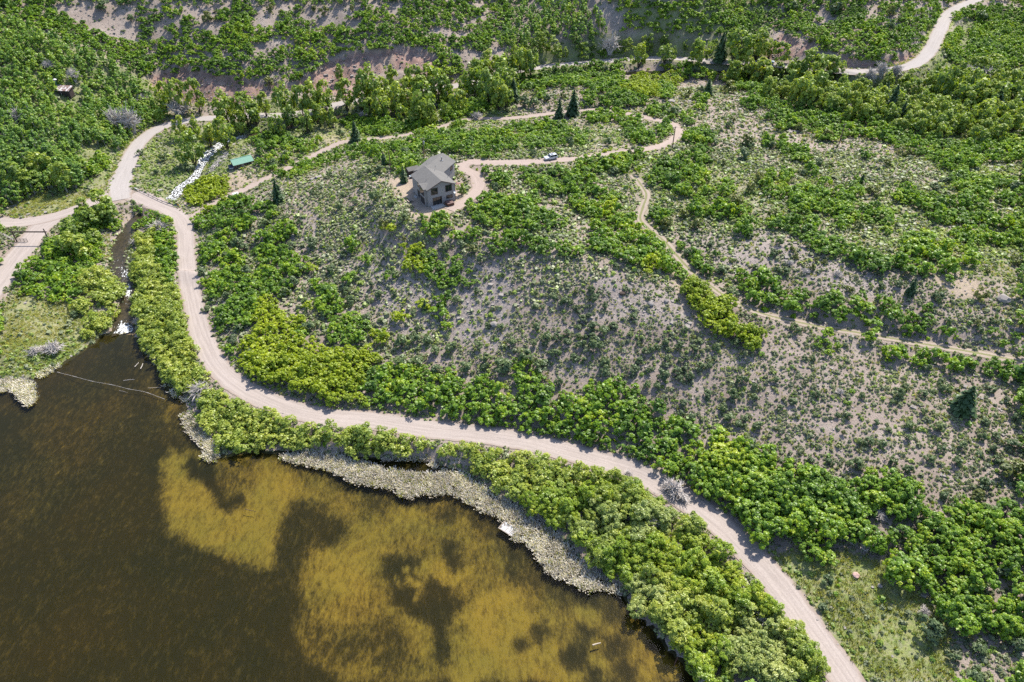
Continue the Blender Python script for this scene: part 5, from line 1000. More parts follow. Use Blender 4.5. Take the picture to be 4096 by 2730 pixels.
def patchy(name, a_, b_, th, scale, rough=.7, metal=0):
    m, t, b = nt(name); tc = t.nodes.new('ShaderNodeTexCoord').outputs['Object']
    n1 = noise(t, tc, scale, 5, .6); c = mixc(t, ramp(t, n1, [(th-.04, (0,)*3), (th+.04, (1,)*3)]), a_, b_)
    c = mixc(t, 1.0, c, ramp(t, noise(t, tc, scale*5, 4), [(.3, (.8,)*3), (.7, (1.15,)*3)]), 'MULTIPLY')
    t.links.new(c, b.inputs['Base Color']); b.inputs['Roughness'].default_value = rough; b.inputs['Metallic'].default_value = metal; return m
M['siding'] = siding('grey_clapboard', (.245, .226, .216)); M['board'] = siding('grey_board', (.225, .207, .198), .42, False)
M['roof'] = shingles('asphalt_shingle', (.10, .096, .09), (.145, .14, .132)); M['trim'] = plain('brown_trim', (.075, .05, .045), .6, 0, .15)
m, t, b = nt('window_glass'); b.inputs['Base Color'].default_value = (.012, .016, .016, 1); b.inputs['Roughness'].default_value = .04; b.inputs['Specular IOR Level'].default_value = .8; M['glass'] = m
M['white'] = plain('white_paint', (.52, .52, .52), .5, 0, .08); M['concrete'] = plain('pale_concrete', (.36, .35, .33), .85, 0, .15)
M['plank'] = plain('pale_timber', (.34, .28, .215), .85, 0, .25); M['oldwood'] = plain('weathered_timber', (.17, .15, .135), .9, 0, .35); M['darkwood'] = plain('dark_log', (.06, .042, .034), .9, 0, .35)
M['polewood'] = plain('brown_pole', (.13, .085, .06), .85, 0, .25); M['tub'] = plain('hot_tub_cover', (.125, .075, .066), .6, 0, .2, 2); M['tubside'] = plain('cedar_side', (.11, .052, .032), .7, 0, .3, 4)
M['steel'] = plain('galvanised_steel', (.30, .31, .32), .45, .5, .2); M['flue'] = plain('black_pipe', (.03, .03, .03), .5, 0, .1); M['green_metal'] = siding('green_metal_roof', (.15, .28, .21), .3, False, .75)
M['cabinwall'] = siding('brown_log_wall', (.10, .068, .05), .3); M['rust'] = patchy('rusty_sheet', (.15, .09, .075), (.50, .47, .47), .52, .8); M['shackwall'] = siding('dark_boards', (.055, .04, .036), .35, False)
M['dockwood'] = patchy('peeling_white_planks', (.10, .078, .062), (.36, .355, .355), .46, 1.1); M['turquoise'] = plain('turquoise_paint', (.03, .28, .26), .5, 0, .1); M['tarp'] = plain('slate_cover', (.035, .05, .075), .6, 0, .2)
M['orange'] = plain('orange_marker', (.42, .17, .012), .5, 0, .1); M['redstone'] = plain('red_flagstone', (.24, .12, .10), .9, 0, .35); M['pinkrock'] = plain('pink_boulder', (.36, .24, .21), .9, 0, .3)
m, t, b = nt('white_car_paint'); b.inputs['Base Color'].default_value = (.46, .475, .49, 1); b.inputs['Roughness'].default_value = .3; b.inputs['Coat Weight'].default_value = .6; t.links.new(mixc(t, noise(t, t.nodes.new('ShaderNodeTexCoord').outputs['Object'], 2.5, 4), (.44, .455, .47), (.49, .50, .51)), b.inputs['Base Color']); M['carpaint'] = m
M['tyre'] = plain('tyre_rubber', (.018, .018, .018), .8, 0, .1); M['blue'] = plain('pale_blue_paint', (.16, .26, .34), .5, 0, .1)

class MB:
    def __init__(s): s.v, s.f, s.m = [], [], []
    def add(s, V, F, m=0):
        o = len(s.v); s.v += [tuple(map(float, p)) for p in V]; s.f += [tuple(i+o for i in f) for f in F]; s.m += [m]*len(F); return s
    def box(s, c, d, rz=0.0, m=0, rx=0.0):
        c = np.array(c, float); h = np.array(d, float)/2
        P = np.array([(x, y, z) for z in (-1, 1) for y in (-1, 1) for x in (-1, 1)], float)*h
        if rx: P = P@np.array(Matrix.Rotation(rx, 3, 'X')).T
        if rz: P = P@np.array(Matrix.Rotation(rz, 3, 'Z')).T
        return s.add(P+c, [(0, 2, 3, 1), (4, 5, 7, 6), (0, 1, 5, 4), (2, 6, 7, 3), (0, 4, 6, 2), (1, 3, 7, 5)], m)
    def prism(s, pts, axis_vec, m=0):
        """closed outline (3D points) pushed along a vector."""
        n = len(pts); A = [np.array(p, float) for p in pts]; B = [p+np.array(axis_vec, float) for p in A]
        return s.add(A+B, [tuple(range(n))[::-1], tuple(range(n, 2*n))]+[(i, (i+1) % n, n+(i+1) % n, n+i) for i in range(n)], m)
    def tube(s, p0, p1, r0, r1=None, k=8, m=0, caps=True):
        r1 = r0 if r1 is None else r1; p0 = np.array(p0, float); p1 = np.array(p1, float); d = unit(p1-p0); a = unit(np.cross(d, np.array([.31, .17, .93]))); b_ = np.cross(d, a)
        th = np.arange(k)*2*math.pi/k; cs = np.cos(th)[:, None]*a+np.sin(th)[:, None]*b_
        F = [(i, (i+1) % k, k+(i+1) % k, k+i) for i in range(k)]+([tuple(range(k))[::-1], tuple(range(k, 2*k))] if caps else [])
        return s.add(np.vstack([p0+cs*r0, p1+cs*r1]), F, m)
    def slab(s, q, th, m=0):
        """flat four-cornered slab, q its upper face, thickness downward."""
        q = [np.array(p, float) for p in q]; n = unit(np.cross(q[1]-q[0], q[3]-q[0])); n = n if n[2] > 0 else -n
        return s.add(q+[p-n*th for p in q], [(0, 1, 2, 3), (7, 6, 5, 4), (0, 4, 5, 1), (1, 5, 6, 2), (2, 6, 7, 3), (3, 7, 4, 0)], m)
    def build(s, name, mats, parent=None, loc=None, rz=0.0, bevel=0):
        me = bpy.data.meshes.new(name); me.from_pydata(s.v, [], s.f)
        for m_ in (mats if isinstance(mats, (list, tuple)) else [mats]): me.materials.append(m_)
        me.polygons.foreach_set('material_index', s.m); me.update()
        import bmesh
        bm = bmesh.new(); bm.from_mesh(me); bmesh.ops.recalc_face_normals(bm, faces=bm.faces)
        if bevel: bmesh.ops.bevel(bm, geom=[e for e in bm.edges if e.calc_face_angle(0) > .6], offset=bevel, segments=2, affect='EDGES', profile=.6, clamp_overlap=True)
        bm.to_mesh(me); bm.free()
        return link(name, me, parent, loc, rz)
def ground_at(px, py): return at1(px, py)
def H_(x, y): return (1500+x/4.3565, 540+y/4.3555)          # house close-up -> photo pixel
def head(dx, dy, dep_sin): return math.atan2(-dy/dep_sin, dx)

# ---------------------------------------------------------------- the grey house
RZ = math.radians(29.5); hs = empty('house', (-26.2, 194.8, PADZ), RZ)
tag(hs, 'two-storey grey house with angled rear wing and shingle roof on the knoll', 'house')
Wf, Lf, EZ, RZ_ = 9.3, 12.4, 6.0, 7.95
r0 = np.array([14.0, 18.6]); dv = np.array([-.782, -.622]); nv = np.array([-.622, .782]); HW = 4.3
w = MB(); w.prism([(0, 0, -.6), (Wf, 0, -.6), (Wf, 0, EZ), (Wf/2, 0, RZ_-.15), (0, 0, EZ)], (0, Lf, 0))
def rp(s, o, z): q = r0+dv*s+nv*o; return (q[0], q[1], z)
w.prism([rp(.45, -HW, -.6), rp(.45, HW, -.6), rp(.45, HW, EZ), rp(.45, 0, RZ_-.16), rp(.45, -HW, EZ)], tuple(np.r_[dv*11.3, 0]))
w.prism([(-.75, .9, -.6), (.05, .9, -.6), (.05, .9, 5.75), (-.75, .9, 5.75)], (0, 3.9, 0))                # bay
w.build('wall', M['siding'], hs)
g = MB(); g.prism([(.25, -.04, 5.9), (Wf-.25, -.04, 5.9), (Wf/2, -.04, RZ_-.32)], (0, .03, 0)); g.build('gable_board', M['board'], hs)
def gable_roof(name, pt, s0, s1, hw, ez, rz, parent):
    """pt(s,o,z): s along the ridge, o across."""
    m_ = MB(); k = (rz-ez)/hw; o = hw+.5; e = rz-k*o
    for sg in (-1, 1): m_.slab([pt(s0, 0, rz+.12), pt(s1, 0, rz+.12), pt(s1, sg*o, e+.12), pt(s0, sg*o, e+.12)], .16)
    return m_.build(name, M['roof'], parent)
rf = gable_roof('front_roof', lambda s, o, z: (Wf/2+o, s, z), -.55, Lf+.1, Wf/2, EZ, RZ_, hs)
rr = gable_roof('rear_roof', rp, -.1, 12.3, HW, EZ, RZ_-.01, hs)
br = MB(); br.slab([(-1.25, 2.85, 6.75), (2.2, 2.85, 6.75), (.6, .45, 5.95), (-1.25, .45, 5.95)], .12); br.slab([(2.2, 2.85, 6.75), (-1.25, 2.85, 6.75), (-1.25, 5.25, 5.95), (.6, 5.25, 5.95)], .12); br.build('bay_roof', M['roof'], hs)
fa = MB()
for sg in (-1, 1):
    k = (RZ_-EZ)/(Wf/2); o = Wf/2+.5; fa.prism([(Wf/2, -.6, RZ_+.10), (Wf/2+sg*o, -.6, RZ_-k*o+.10), (Wf/2+sg*o, -.6, RZ_-k*o-.14), (Wf/2, -.6, RZ_-.14)], (0, .045, 0))
fa.build('fascia', M['trim'], hs)
def window(x0, x1, z0, z1, face, parent=hs, name='window', mull=1):
    """face 'f' the front wall, 'l' the left wall, 'b' the bay side, or (s0,s1) along the rear wing's right wall."""
    P = {'f': lambda a, d, z: (a, -d, z), 'l': lambda a, d, z: (-d, a, z), 'b': lambda a, d, z: (-.75-d, a, z), 'r': lambda a, d, z: (Wf+d, a, z)}.get(face) or (lambda a, d, z: rp(a, -HW-d, z))
    f = MB(); t_ = .13
    def bar(a0, a1, b0, b1, d0, d1): f.prism([P(a0, d0, b0), P(a1, d0, b0), P(a1, d0, b1), P(a0, d0, b1)], np.array(P(0, d1, 0))-np.array(P(0, d0, 0)))
    bar(x0, x1, z0, z0+t_, .004, .09); bar(x0, x1, z1-t_, z1, .004, .09); bar(x0, x0+t_, z0+t_, z1-t_, .004, .09); bar(x1-t_, x1, z0+t_, z1-t_, .004, .09)
    for q in range(mull):
        c = x0+(x1-x0)*(q+1)/(mull+1); bar(c-.035, c+.035, z0+t_, z1-t_, .004, .06)
    fr_ = f.build(name, M['trim'], parent); g_ = MB(); a, b_ = x0+t_, x1-t_
    g_.add([P(a, .03, z0+t_), P(b_, .03, z0+t_), P(b_, .03, z1-t_), P(a, .03, z1-t_)], [(0, 1, 2, 3)]); g_.build('pane', M['glass'], fr_); return fr_
window(1.1, 3.4, 3.75, 6.0, 'f'); window(6.0, 8.25, 3.75, 6.0, 'f'); window(6.15, 8.35, 1.35, 2.5, 'f')
sd = window(1.5, 4.6, .22, 2.75, 'f', name='sliding_door', mull=2)
window(1.2, 4.4, 3.3, 5.5, 'b'); window(1.2, 4.4, .35, 2.6, 'b'); window(6.2, 8.0, 3.9, 5.5, 'l'); window(6.0, 8.4, .35, 2.6, 'l', name='garden_door'); window(2.0, 3.8, 3.9, 5.4, 'q'); window(7.5, 9.5, 4.0, 5.4, 'r')
st = MB(); st.box((2.6, -.95, .08), (4.2, 1.9, .2)); st.box((1.9, -2.1, -.02), (3.4, .42, .16)); st.box((1.9, -2.55, -.14), (3.4, .48, .14)); st.box((1.9, -3.0, -.26), (3.4, .42, .14)); st.build('porch_steps', M['concrete'], hs)
sb = MB(); [sb.box((-.7-.35*q, 8.6, .1-.1*q), (.32, 1.8, .16)) for q in range(3)]; sb.build('side_steps', M['concrete'], hs)
def on_roof(s, o, z, face):
    if face == 'rear': p = rp(s, o, 0); return np.array([p[0], p[1], RZ_+.1-(RZ_-EZ)/HW*abs(o)+z])
    return np.array([Wf/2+o, s, RZ_+.1-(RZ_-EZ)/(Wf/2)*abs(o)+z])
p = on_roof(4.0, -1.6, 0, 'rear'); q = MB(); q.tube(p-[0, 0, .2], p+[0, 0, 1.0], .13, k=10); q.tube(p+[0, 0, 1.0], p+[0, 0, 1.25], .21, .16, 10, 1); q.box(p+[0, 0, .05], (.7, .7, .05), m=1); q.build('chimney_flue', [M['flue'], M['steel']], hs)
for s, o, f in ((8.6, 1.7, 'rear'), (9.0, -1.8, 'rear'), (8.8, 1.9, 'front'), (4.5, -3.0, 'front'), (4.2, 4.3, 'front')):
    p = on_roof(s, o, 0, f); q = MB(); q.tube(p-[0, 0, .2], p+[0, 0, .55], .06); q.build('vent_pipe', M['steel'], hs)
q = MB(); q.tube((8.85, -.05, 3.1), (8.85, -.45, 3.2), .03); c = np.array([8.85, -.62, 3.3]); n_ = unit(np.array([.35, -.75, .55])); a = unit(np.cross(n_, [0, 0, 1.])); b_ = np.cross(n_, a)
R_ = [[c+n_*(-.12+.12*f*f)+(a*math.cos(t)*.42+b_*math.sin(t)*.42)*f for t in np.arange(12)*math.pi/6] for f in (.02, .5, 1)]
for i in (0, 1): q.add(R_[i]+R_[i+1], [(k, (k+1) % 12, 12+(k+1) % 12, 12+k) for k in range(12)], 1)
q.build('satellite_dish', [M['steel'], M['white']], hs)
dn = MB(); dn.tube((Wf+.05, -.03, -.3), (Wf+.05, -.03, 5.9), .06); dn.build('downspout', M['trim'], hs)

def loc_house(x, y, z=0.0):
    c, s = math.cos(RZ), math.sin(RZ); return (-26.2+x*c-y*s, 194.8+x*s+y*c, PADZ+z)
t_ = empty('hot_tub', loc_house(6.4, -1.75), RZ); tag(t_, 'square brown hot tub with folded cover beside the porch steps', 'hot tub')
q = MB(); q.box((0, 0, .42), (2.25, 2.25, .94)); q.build('cabinet', M['tubside'], t_, bevel=.05); q = MB(); q.box((-.58, 0, .96), (1.14, 2.34, .12)); q.box((.58, 0, .96), (1.14, 2.34, .12)); q.build('cover', M['tub'], t_, bevel=.03)
p = at1(*H_(615, 1160)); t_ = empty('picnic_table', p, math.radians(-58)); tag(t_, 'dark picnic table with two benches in the shade of the house', 'table')
q = MB(); [q.box((0, -.32+.16*k, .74), (1.9, .145, .05)) for k in range(5)]; q.build('tabletop', M['oldwood'], t_)
for sg in (-1, 1):
    q = MB(); q.box((0, sg*.72, .44), (1.9, .28, .05)); q.build('bench', M['plank'], t_)
    q = MB(); q.tube((sg*.7, -.75, 0), (sg*.7, .3, .72), .045); q.tube((sg*.7, .75, 0), (sg*.7, -.3, .72), .045); q.box((sg*.7, 0, .42), (.06, 1.5, .09)); q.build('leg', M['oldwood'], t_)
p = at1(*H_(418, 1085)); t_ = empty('garden_bench', p, math.radians(-50)); tag(t_, 'low weathered plank bench at the edge of the sandy yard', 'bench')
q = MB(); q.box((0, 0, .42), (1.5, .35, .06)); q.build('seat', M['plank'], t_)
for sg in (-1, 1): q = MB(); q.box((sg*.55, 0, .2), (.1, .32, .4)); q.build('leg', M['oldwood'], t_)
p = at1(*H_(780, 1465)); q = MB(); n_ = 18
for k in range(n_):
    a0, a1 = k*2*math.pi/n_, (k+1)*2*math.pi/n_
    q.prism([(math.cos(a0), math.sin(a0), -.1), (math.cos(a1), math.sin(a1), -.1), (math.cos(a1)*.92, math.sin(a1)*.92, -.1), (math.cos(a0)*.92, math.sin(a0)*.92, -.1)], (0, 0, .5))
tag(q.build('fire_ring', M['oldwood'], loc=p), 'round metal fire ring on bare soil below the house', 'fire ring')
def log_between(name, A, B, r, mat, label, cat, lift_=.05, k=9):
    a = at1(*A); b_ = at1(*B); q = MB(); n = 5; P = [a+(b_-a)*f for f in np.linspace(0, 1, n)]
    for i in range(n): P[i] = np.array([P[i][0], P[i][1], max(hgt(P[i][0], P[i][1]), 0)+lift_])-a
    for i in range(n-1): q.tube(P[i], P[i+1], r*(1-.08*i), r*(1-.08*(i+1)), k, caps=(i in (0, n-2)))
    return tag(q.build(name, mat, loc=a), label, cat)
log_between('timber_edging', H_(1130, 1452), H_(1516, 1308), .17, M['plank'], 'long pale timber holding the sandy bank below the house', 'timber', .12)
log_between('timber_edging', H_(1268, 392), H_(1386, 360), .16, M['plank'], 'pale timber lying behind the rear wing of the house', 'timber', .12)
q = MB(); base = at1(*H_(1420, 840))
for k in range(14):
    a = rng.uniform(-1.2, 1.2); b_ = rng.uniform(-.9, .9); n = 6; rr_ = rng.uniform(.2, .38); P = [(a+math.cos(j*6.283/n)*rr_*rng.uniform(.7, 1.1), b_+math.sin(j*6.283/n)*rr_*rng.uniform(.7, 1.1), .0+k*.004) for j in range(n)]; q.prism(P, (0, 0, .07))
tag(q.build('flagstone_path', M['redstone'], loc=tuple(base)), kind='structure')
# shed behind the house
p = at1(*H_(652, 622), 1.2); sh_ = empty('garden_shed', p, math.radians(33)); tag(sh_, 'small shed with pale grey gable roof behind the left of the house', 'shed')
q = MB(); q.prism([(-2.0, -1.3, -.5), (-2.0, 1.3, -.5), (-2.0, 1.3, 1.9), (-2.0, 0, 2.55), (-2.0, -1.3, 1.9)], (4.0, 0, 0)); q.build('wall', M['darkwood'], sh_)
q = MB(); [q.slab([(-2.2, 0, 2.68), (2.2, 0, 2.68), (2.2, sg*1.65, 1.86), (-2.2, sg*1.65, 1.86)], .09) for sg in (-1, 1)]; q.build('roof', M['roof'], sh_)
q = MB(); q.box((.4, -1.33, .9), (.95, .06, 1.8)); q.build('door', M['oldwood'], sh_)
p = at1(*H_(645, 748)); t_ = empty('garden_cart', p, math.radians(20)); tag(t_, 'small white and pale blue yard cart parked by the left house wall', 'cart')
q = MB(); q.prism([(-.7, -.45, .35), (.7, -.45, .35), (.85, -.55, .8), (-.85, -.55, .8)], (0, 1.0, 0)); q.build('tray', M['white'], t_); q = MB(); q.box((-.1, 0, .84), (1.0, .8, .1), rz=.2); q.build('lid', M['blue'], t_)
for sg in (-1, 1): q = MB(); q.tube((sg*.5, -.62, .25), (sg*.5, -.5, .25), .25, k=12); q.build('wheel', M['tyre'], t_)

# ---------------------------------------------------------------- utility poles
def pole(base, top, label, extra=None, arm=True):
    p = at1(*base); _, _, dep = project(*p); ang = math.atan2(CAMZ-p[2], math.hypot(p[0], p[1])); H = math.hypot(base[0]-top[0], base[1]-top[1])*dep/FPX/math.cos(ang)
    t_ = empty('utility_pole', p); tag(t_, label, 'utility pole', None); q = MB(); q.tube((0, 0, -.5), (0, 0, H), .21, .15, 9); q.build('pole', M['polewood'], t_)
    if arm:
        q = MB(); q.box((0, .12, H-.35), (1.7, .1, .12), rz=.5); q.build('crossarm', M['oldwood'], t_)
        for k in (-.7, 0, .7): q = MB(); q.tube((k*math.cos(.5)-.12*math.sin(.5), k*math.sin(.5)+.12*math.cos(.5), H-.29), (k*math.cos(.5)-.12*math.sin(.5), k*math.sin(.5)+.12*math.cos(.5), H-.1), .05, .06, 6); q.build('insulator', M['white'], t_)
    if extra: q = MB(); q.tube((.35, -.1, H-2.1), (.35, -.1, H-1.15), .27, k=12); q.tube((.35, -.1, H-1.15), (.35, -.1, H-1.02), .29, .2, 12); q.build('transformer', M['steel'], t_)
    return p+np.array([0, 0, H-.12])
tops = [pole(H_(858, 420), H_(838, 78), 'tall utility pole with grey transformer right behind the house', True), pole(H_(278, 618), H_(228, 300), 'bare slanting-looking pole on the slope behind the shed', None, False),
 pole(T(2,0,1103,1028), T(2,0,1124,884), 'tall dark utility pole at the outside of the driveway bend'), pole(T(3,0,487,1000), T(3,0,528,866), 'utility pole with pale cap on the bare slope above the valley wood'), pole(T(0,0,20,1176), T(0,0,-2,1110), 'utility pole at the edge of the wooded hillside beyond the side road')]
def wire(a, b_, sag, label):
    q = MB(); P = [a+(b_-a)*f-np.array([0, 0, sag*4*f*(1-f)]) for f in np.linspace(0, 1, 17)]
    for i in range(16): q.tube(P[i]-a, P[i+1]-a, .022, k=4, caps=False)
    tag(q.build('power_line', M['flue'], loc=tuple(a)), label, 'power line')
wire(tops[2], tops[0], 2.2, 'thin power line hanging between the driveway pole and the house pole'); wire(tops[3], tops[2], 2.6, 'thin power line between the valley slope pole and the driveway pole')

# ---------------------------------------------------------------- cabin by the creek
p = at1(940, 684); cb = empty('log_cabin', p, math.radians(37)); tag(cb, 'brown log cabin under a mint green metal roof beside the creek', 'cabin')
q = MB(); q.prism([(.3, .4, -.6), (.3, 4.6, -.6), (.3, 4.6, 2.3), (.3, 2.5, 3.5), (.3, .4, 2.3)], (7.6, 0, 0)); q.build('wall', M['cabinwall'], cb)
q = MB(); q.slab([(-.2, 2.5, 3.75), (8.4, 2.5, 3.75), (8.4, -.3, 2.15), (-.2, -.3, 2.15)], .08); q.slab([(-.2, 2.5, 3.75), (8.4, 2.5, 3.75), (8.4, 5.1, 2.27), (-.2, 5.1, 2.27)], .08); rf_ = q.build('roof', M['green_metal'], cb)
q = MB(); q.box((4.1, 2.5, 3.78), (8.6, .3, .05)); q.build('ridge_cap', M['green_metal'], rf_)
for x0 in (1.6, 5.6):
    q = MB(); q.box((x0, .37, 1.3), (1.1, .08, .9)); f_ = q.build('window', M['plank'], cb); q = MB(); q.box((x0, .325, 1.3), (.9, .02, .7)); q.build('pane', M['glass'], f_)
q = MB(); q.box((3.7, .37, .95), (1.0, .08, 1.9)); q.build('door', M['plank'], cb)
p = at1(925, 676); t_ = empty('utility_trailer', p, math.radians(-62)); tag(t_, 'small trailer with slate dark cover parked at the end of the cabin', 'trailer')
q = MB(); q.prism([(-1.5, -.9, .5), (1.5, -.9, .5), (1.5, -.9, .95), (-1.5, -.9, 1.05)], (0, 1.8, 0)); q.build('bed', M['white'], t_); q = MB(); q.slab([(-1.55, -.95, 1.12), (1.55, -.95, 1.0), (1.55, .95, 1.0), (-1.55, .95, 1.12)], .07); q.build('cover', M['tarp'], t_)
for sg in (-1, 1): q = MB(); q.tube((0, sg*.95, .32), (0, sg*1.12, .32), .32, k=12); q.build('wheel', M['tyre'], t_)
q = MB(); q.tube((1.5, 0, .52), (2.6, 0, .45), .05); q.build('drawbar', M['steel'], t_)
p = at1(942, 782); t_ = empty('well_house', p, math.radians(35)); tag(t_, 'low box with white sheet metal roof beside the cabin track', 'box'); q = MB(); q.box((0, 0, .4), (1.9, 1.3, .9)); q.build('side', M['oldwood'], t_); q = MB(); [q.slab([(-1.1, 0, 1.2), (1.1, 0, 1.2), (1.1, sg*.85, .85), (-1.1, sg*.85, .85)], .05) for sg in (-1, 1)]; q.build('roof', M['white'], t_)
V = []
for k in range(150):                                                   # drift timber heaped along the creek
    f = rng.random(); c = at1(842+70*f+rng.normal(0, 5), 688-72*f+rng.normal(0, 6)); a = math.radians(50)+rng.normal(0, .5); L = rng.uniform(1.0, 3.2); d = np.array([math.cos(a), math.sin(a), rng.normal(0, .12)])*L/2; c = c+np.array([0, 0, rng.uniform(.1, .8)])
    V.append(tube_quads(c-d, c+d, rng.uniform(.06, .14), .05, 5))
tag(link('driftwood', quad_mesh('driftwood', np.concatenate(V), None, [M['dead']])), kind='stuff')

# ---------------------------------------------------------------- old shack on the hillside
p = at1(264, 379); sk = empty('old_shack', p, math.radians(-8)); tag(sk, 'old dark shack with rusty patched tin roof among hillside trees', 'shack')
sk.scale = (1.05, 1.05, 1.05)
q = MB(); q.prism([(-3.1, -1.4, -1.0), (-3.1, 1.4, -1.0), (-3.1, 1.4, 3.0), (-3.1, -1.4, 2.1)], (6.2, 0, 0)); q.build('wall', M['shackwall'], sk)
q = MB(); q.slab([(-3.5, -1.9, 2.08), (3.5, -1.9, 2.08), (3.5, 1.8, 3.25), (-3.5, 1.8, 3.25)], .07); q.build('roof', M['rust'], sk); q = MB(); q.tube((-.4, -1.9, -.6), (-.55, -1.8, 2.0), .07); q.build('prop_post', M['dead'], sk)
q = MB(); q.box((1.2, -1.43, .7), (.9, .06, 1.8)); q.build('doorway', M['flue'], sk)
p = at1(229, 345); t_ = empty('capped_post', p); tag(t_, 'turquoise post with a broad white cap beside the old shack', 'post'); q = MB(); q.tube((0, 0, -.3), (0, 0, 2.9), .11, .1); q.build('post', M['turquoise'], t_); q = MB(); q.tube((0, 0, 2.9), (0, 0, 3.25), .85, .35, 12); q.build('cap', M['white'], t_)

# ---------------------------------------------------------------- vehicles
def car(name, p, rz, label, cat, pickup=False):
    r = empty(name, p, rz); tag(r, label, cat); L, Wd = (5.4, 1.95) if pickup else (4.8, 1.9); h2 = Wd/2
    prof = [(-L/2, .45), (-L/2+.05, .95), (-L/2+.9 if not pickup else -L/2+.9, 1.02), (-L/2+1.45, 1.08), (L/2-.1, 1.1), (L/2, .8), (L/2-.05, .42), (L/2-.6, .32), (-L/2+.6, .32)]
    q = MB(); q.prism([(x, -h2, z) for x, z in prof], (0, Wd, 0)); q.build('body', M['carpaint'], r, bevel=.09)
    a0, a1 = (-.95, L/2-.12) if not pickup else (-.85, .95)
    top = [(a0+.62, 1.68), (a1-.45, 1.70)]; b0 = [(a0, 1.06), (a1, 1.06)]
    ins = .17
    Q = [(b0[0][0], -h2+.06, b0[0][1]), (b0[1][0], -h2+.06, b0[1][1]), (b0[1][0], h2-.06, b0[1][1]), (b0[0][0], h2-.06, b0[0][1]), (top[0][0], -h2+ins, top[0][1]), (top[1][0], -h2+ins, top[1][1]), (top[1][0], h2-ins, top[1][1]), (top[0][0], h2-ins, top[0][1])]
    q = MB(); q.add(Q, [(0, 1, 5, 4), (1, 2, 6, 5), (2, 3, 7, 6), (3, 0, 4, 7), (4, 5, 6, 7)]); q.build('window', M['glass'], r)
    q = MB(); q.prism([(top[0][0]-.05, -h2+ins-.02, 1.69), (top[1][0]+.08, -h2+ins-.02, 1.71), (top[1][0]+.08, h2-ins+.02, 1.71), (top[0][0]-.05, h2-ins+.02, 1.69)], (0, 0, .07)); rf_ = q.build('roof', M['carpaint'], r)
    if not pickup: q = MB(); q.box(((top[0][0]+top[1][0])/2-.35, 0, 1.785), (.9, .95, .02)); q.build('sunroof', M['glass'], rf_)
    q = MB()
    for sg in (-1, 1):
        for u in ((0, 4), (1, 5)):
            A, B = np.array(Q[u[0]]), np.array(Q[u[1]]); A[1] *= sg*-1 if sg > 0 else 1; B[1] *= sg*-1 if sg > 0 else 1; q.tube(A, B, .05, k=6)
        x_ = (b0[0][0]+b0[1][0])/2+.1; q.tube((x_, sg*(h2-.05), 1.06), (x_+.02, sg*(h2-ins+.01), 1.69), .045, k=6)
    q.build('pillar', M['carpaint'], r)
    for x_ in (-L/2+.95, L/2-.95):
        for sg in (-1, 1):
            q = MB(); q.tube((x_, sg*(h2-.2), .36), (x_, sg*(h2+.015), .36), .36, k=16); wl = q.build('wheel', M['tyre'], r); q = MB(); q.tube((x_, sg*(h2+.016), .36), (x_, sg*(h2+.03), .36), .22, k=12); q.build('rim', M['steel'], wl)
    for sg in (-1, 1):
        q = MB(); q.box((-L/2+.04, sg*(h2-.3), .82), (.1, .42, .14)); q.build('headlight', M['white'], r); q = MB(); q.box((a0+.35, sg*(h2+.1), 1.12), (.14, .2, .14)); q.build('mirror', M['carpaint'], r)
    if pickup: q = MB(); q.box((L/2-1.0, 0, 1.13), (1.9, Wd-.3, .04)); q.build('cargo_bed', M['blue'], r)
    return r
p = at1(2203, 637); car('sport_utility_car', p+np.array([0, 0, .08]), math.atan2(.40, .92), 'white sport utility car with dark sunroof stopped on the dirt driveway', 'car')
p = at1(3072, 257); car('pickup_truck', p+np.array([0, 0, .14]), math.radians(-6), 'white pickup truck with pale blue bed on the valley road half behind trees', 'pickup', True)

# ---------------------------------------------------------------- timber gate, rails, guardrail
def G_(x, y): return (x/7.127, 840+y/7.127)
pl_ = at1(*G_(487, 915)); pr_ = at1(*G_(1432, 955)); gt = empty('ranch_gate', pl_); tag(gt, 'tall dark timber gateway with log crossbeam over the dirt side road', 'gateway')
HG = 5.1; d_ = pr_-pl_; d_[2] = 0; u_ = unit(d_); W_g = np.linalg.norm(d_)
for o in (np.zeros(3), d_): q = MB(); q.tube(o-[0, 0, .6], o+[0, 0, HG], .24, .18, 9); q.build('post', M['darkwood'], gt)
q = MB(); yb = np.array([-u_[1], u_[0], 0])*-.34; q.tube(yb-u_*.9+[0, 0, HG-.95], yb+d_+u_*.8+[0, 0, HG-1.0], .25, .23, 9); q.build('crossbeam', M['darkwood'], gt)
q = MB(); q.tube([.1, .0, HG-2.0], u_*1.2+[0, 0, HG-1.25], .1); q.build('brace', M['darkwood'], gt)
a = at1(*G_(500, 912)); b_ = at1(*G_(800, 925)); t_ = empty('swing_gate', a); tag(t_, 'low open timber swing gate beside the left gateway post', 'gate'); v = b_-a; v[2] = 0
for z in (.25, .6, .95, 1.25): q = MB(); q.tube([0, 0, z], v+[0, 0, z], .055, k=6); q.build('rail', M['oldwood'], t_)
for f in (0, .35, .68, 1): q = MB(); q.tube(v*f+[0, 0, -.1], v*f+[0, 0, 1.35], .07, k=6); q.build('upright', M['darkwood'], t_)
a = at1(*G_(430, 915)); b_ = at1(*G_(115, 745)); c_ = at1(*G_(-160, 640)); t_ = empty('rail_fence', a); tag(t_, 'grey timber rail fence running left from the gateway', 'fence')
for s_, e_ in ((a, b_), (b_, c_)):
    for z in (.5, 1.05): q = MB(); q.tube(s_-a+[0, 0, z], e_-a+[0, 0, z], .10, .09, 7); q.build('rail', M['dead'], t_)
for s_ in (a, b_, c_): q = MB(); q.tube(s_-a-[0, 0, .4], s_-a+[0, 0, 1.25], .11, k=7); q.build('post', M['darkwood'], t_)
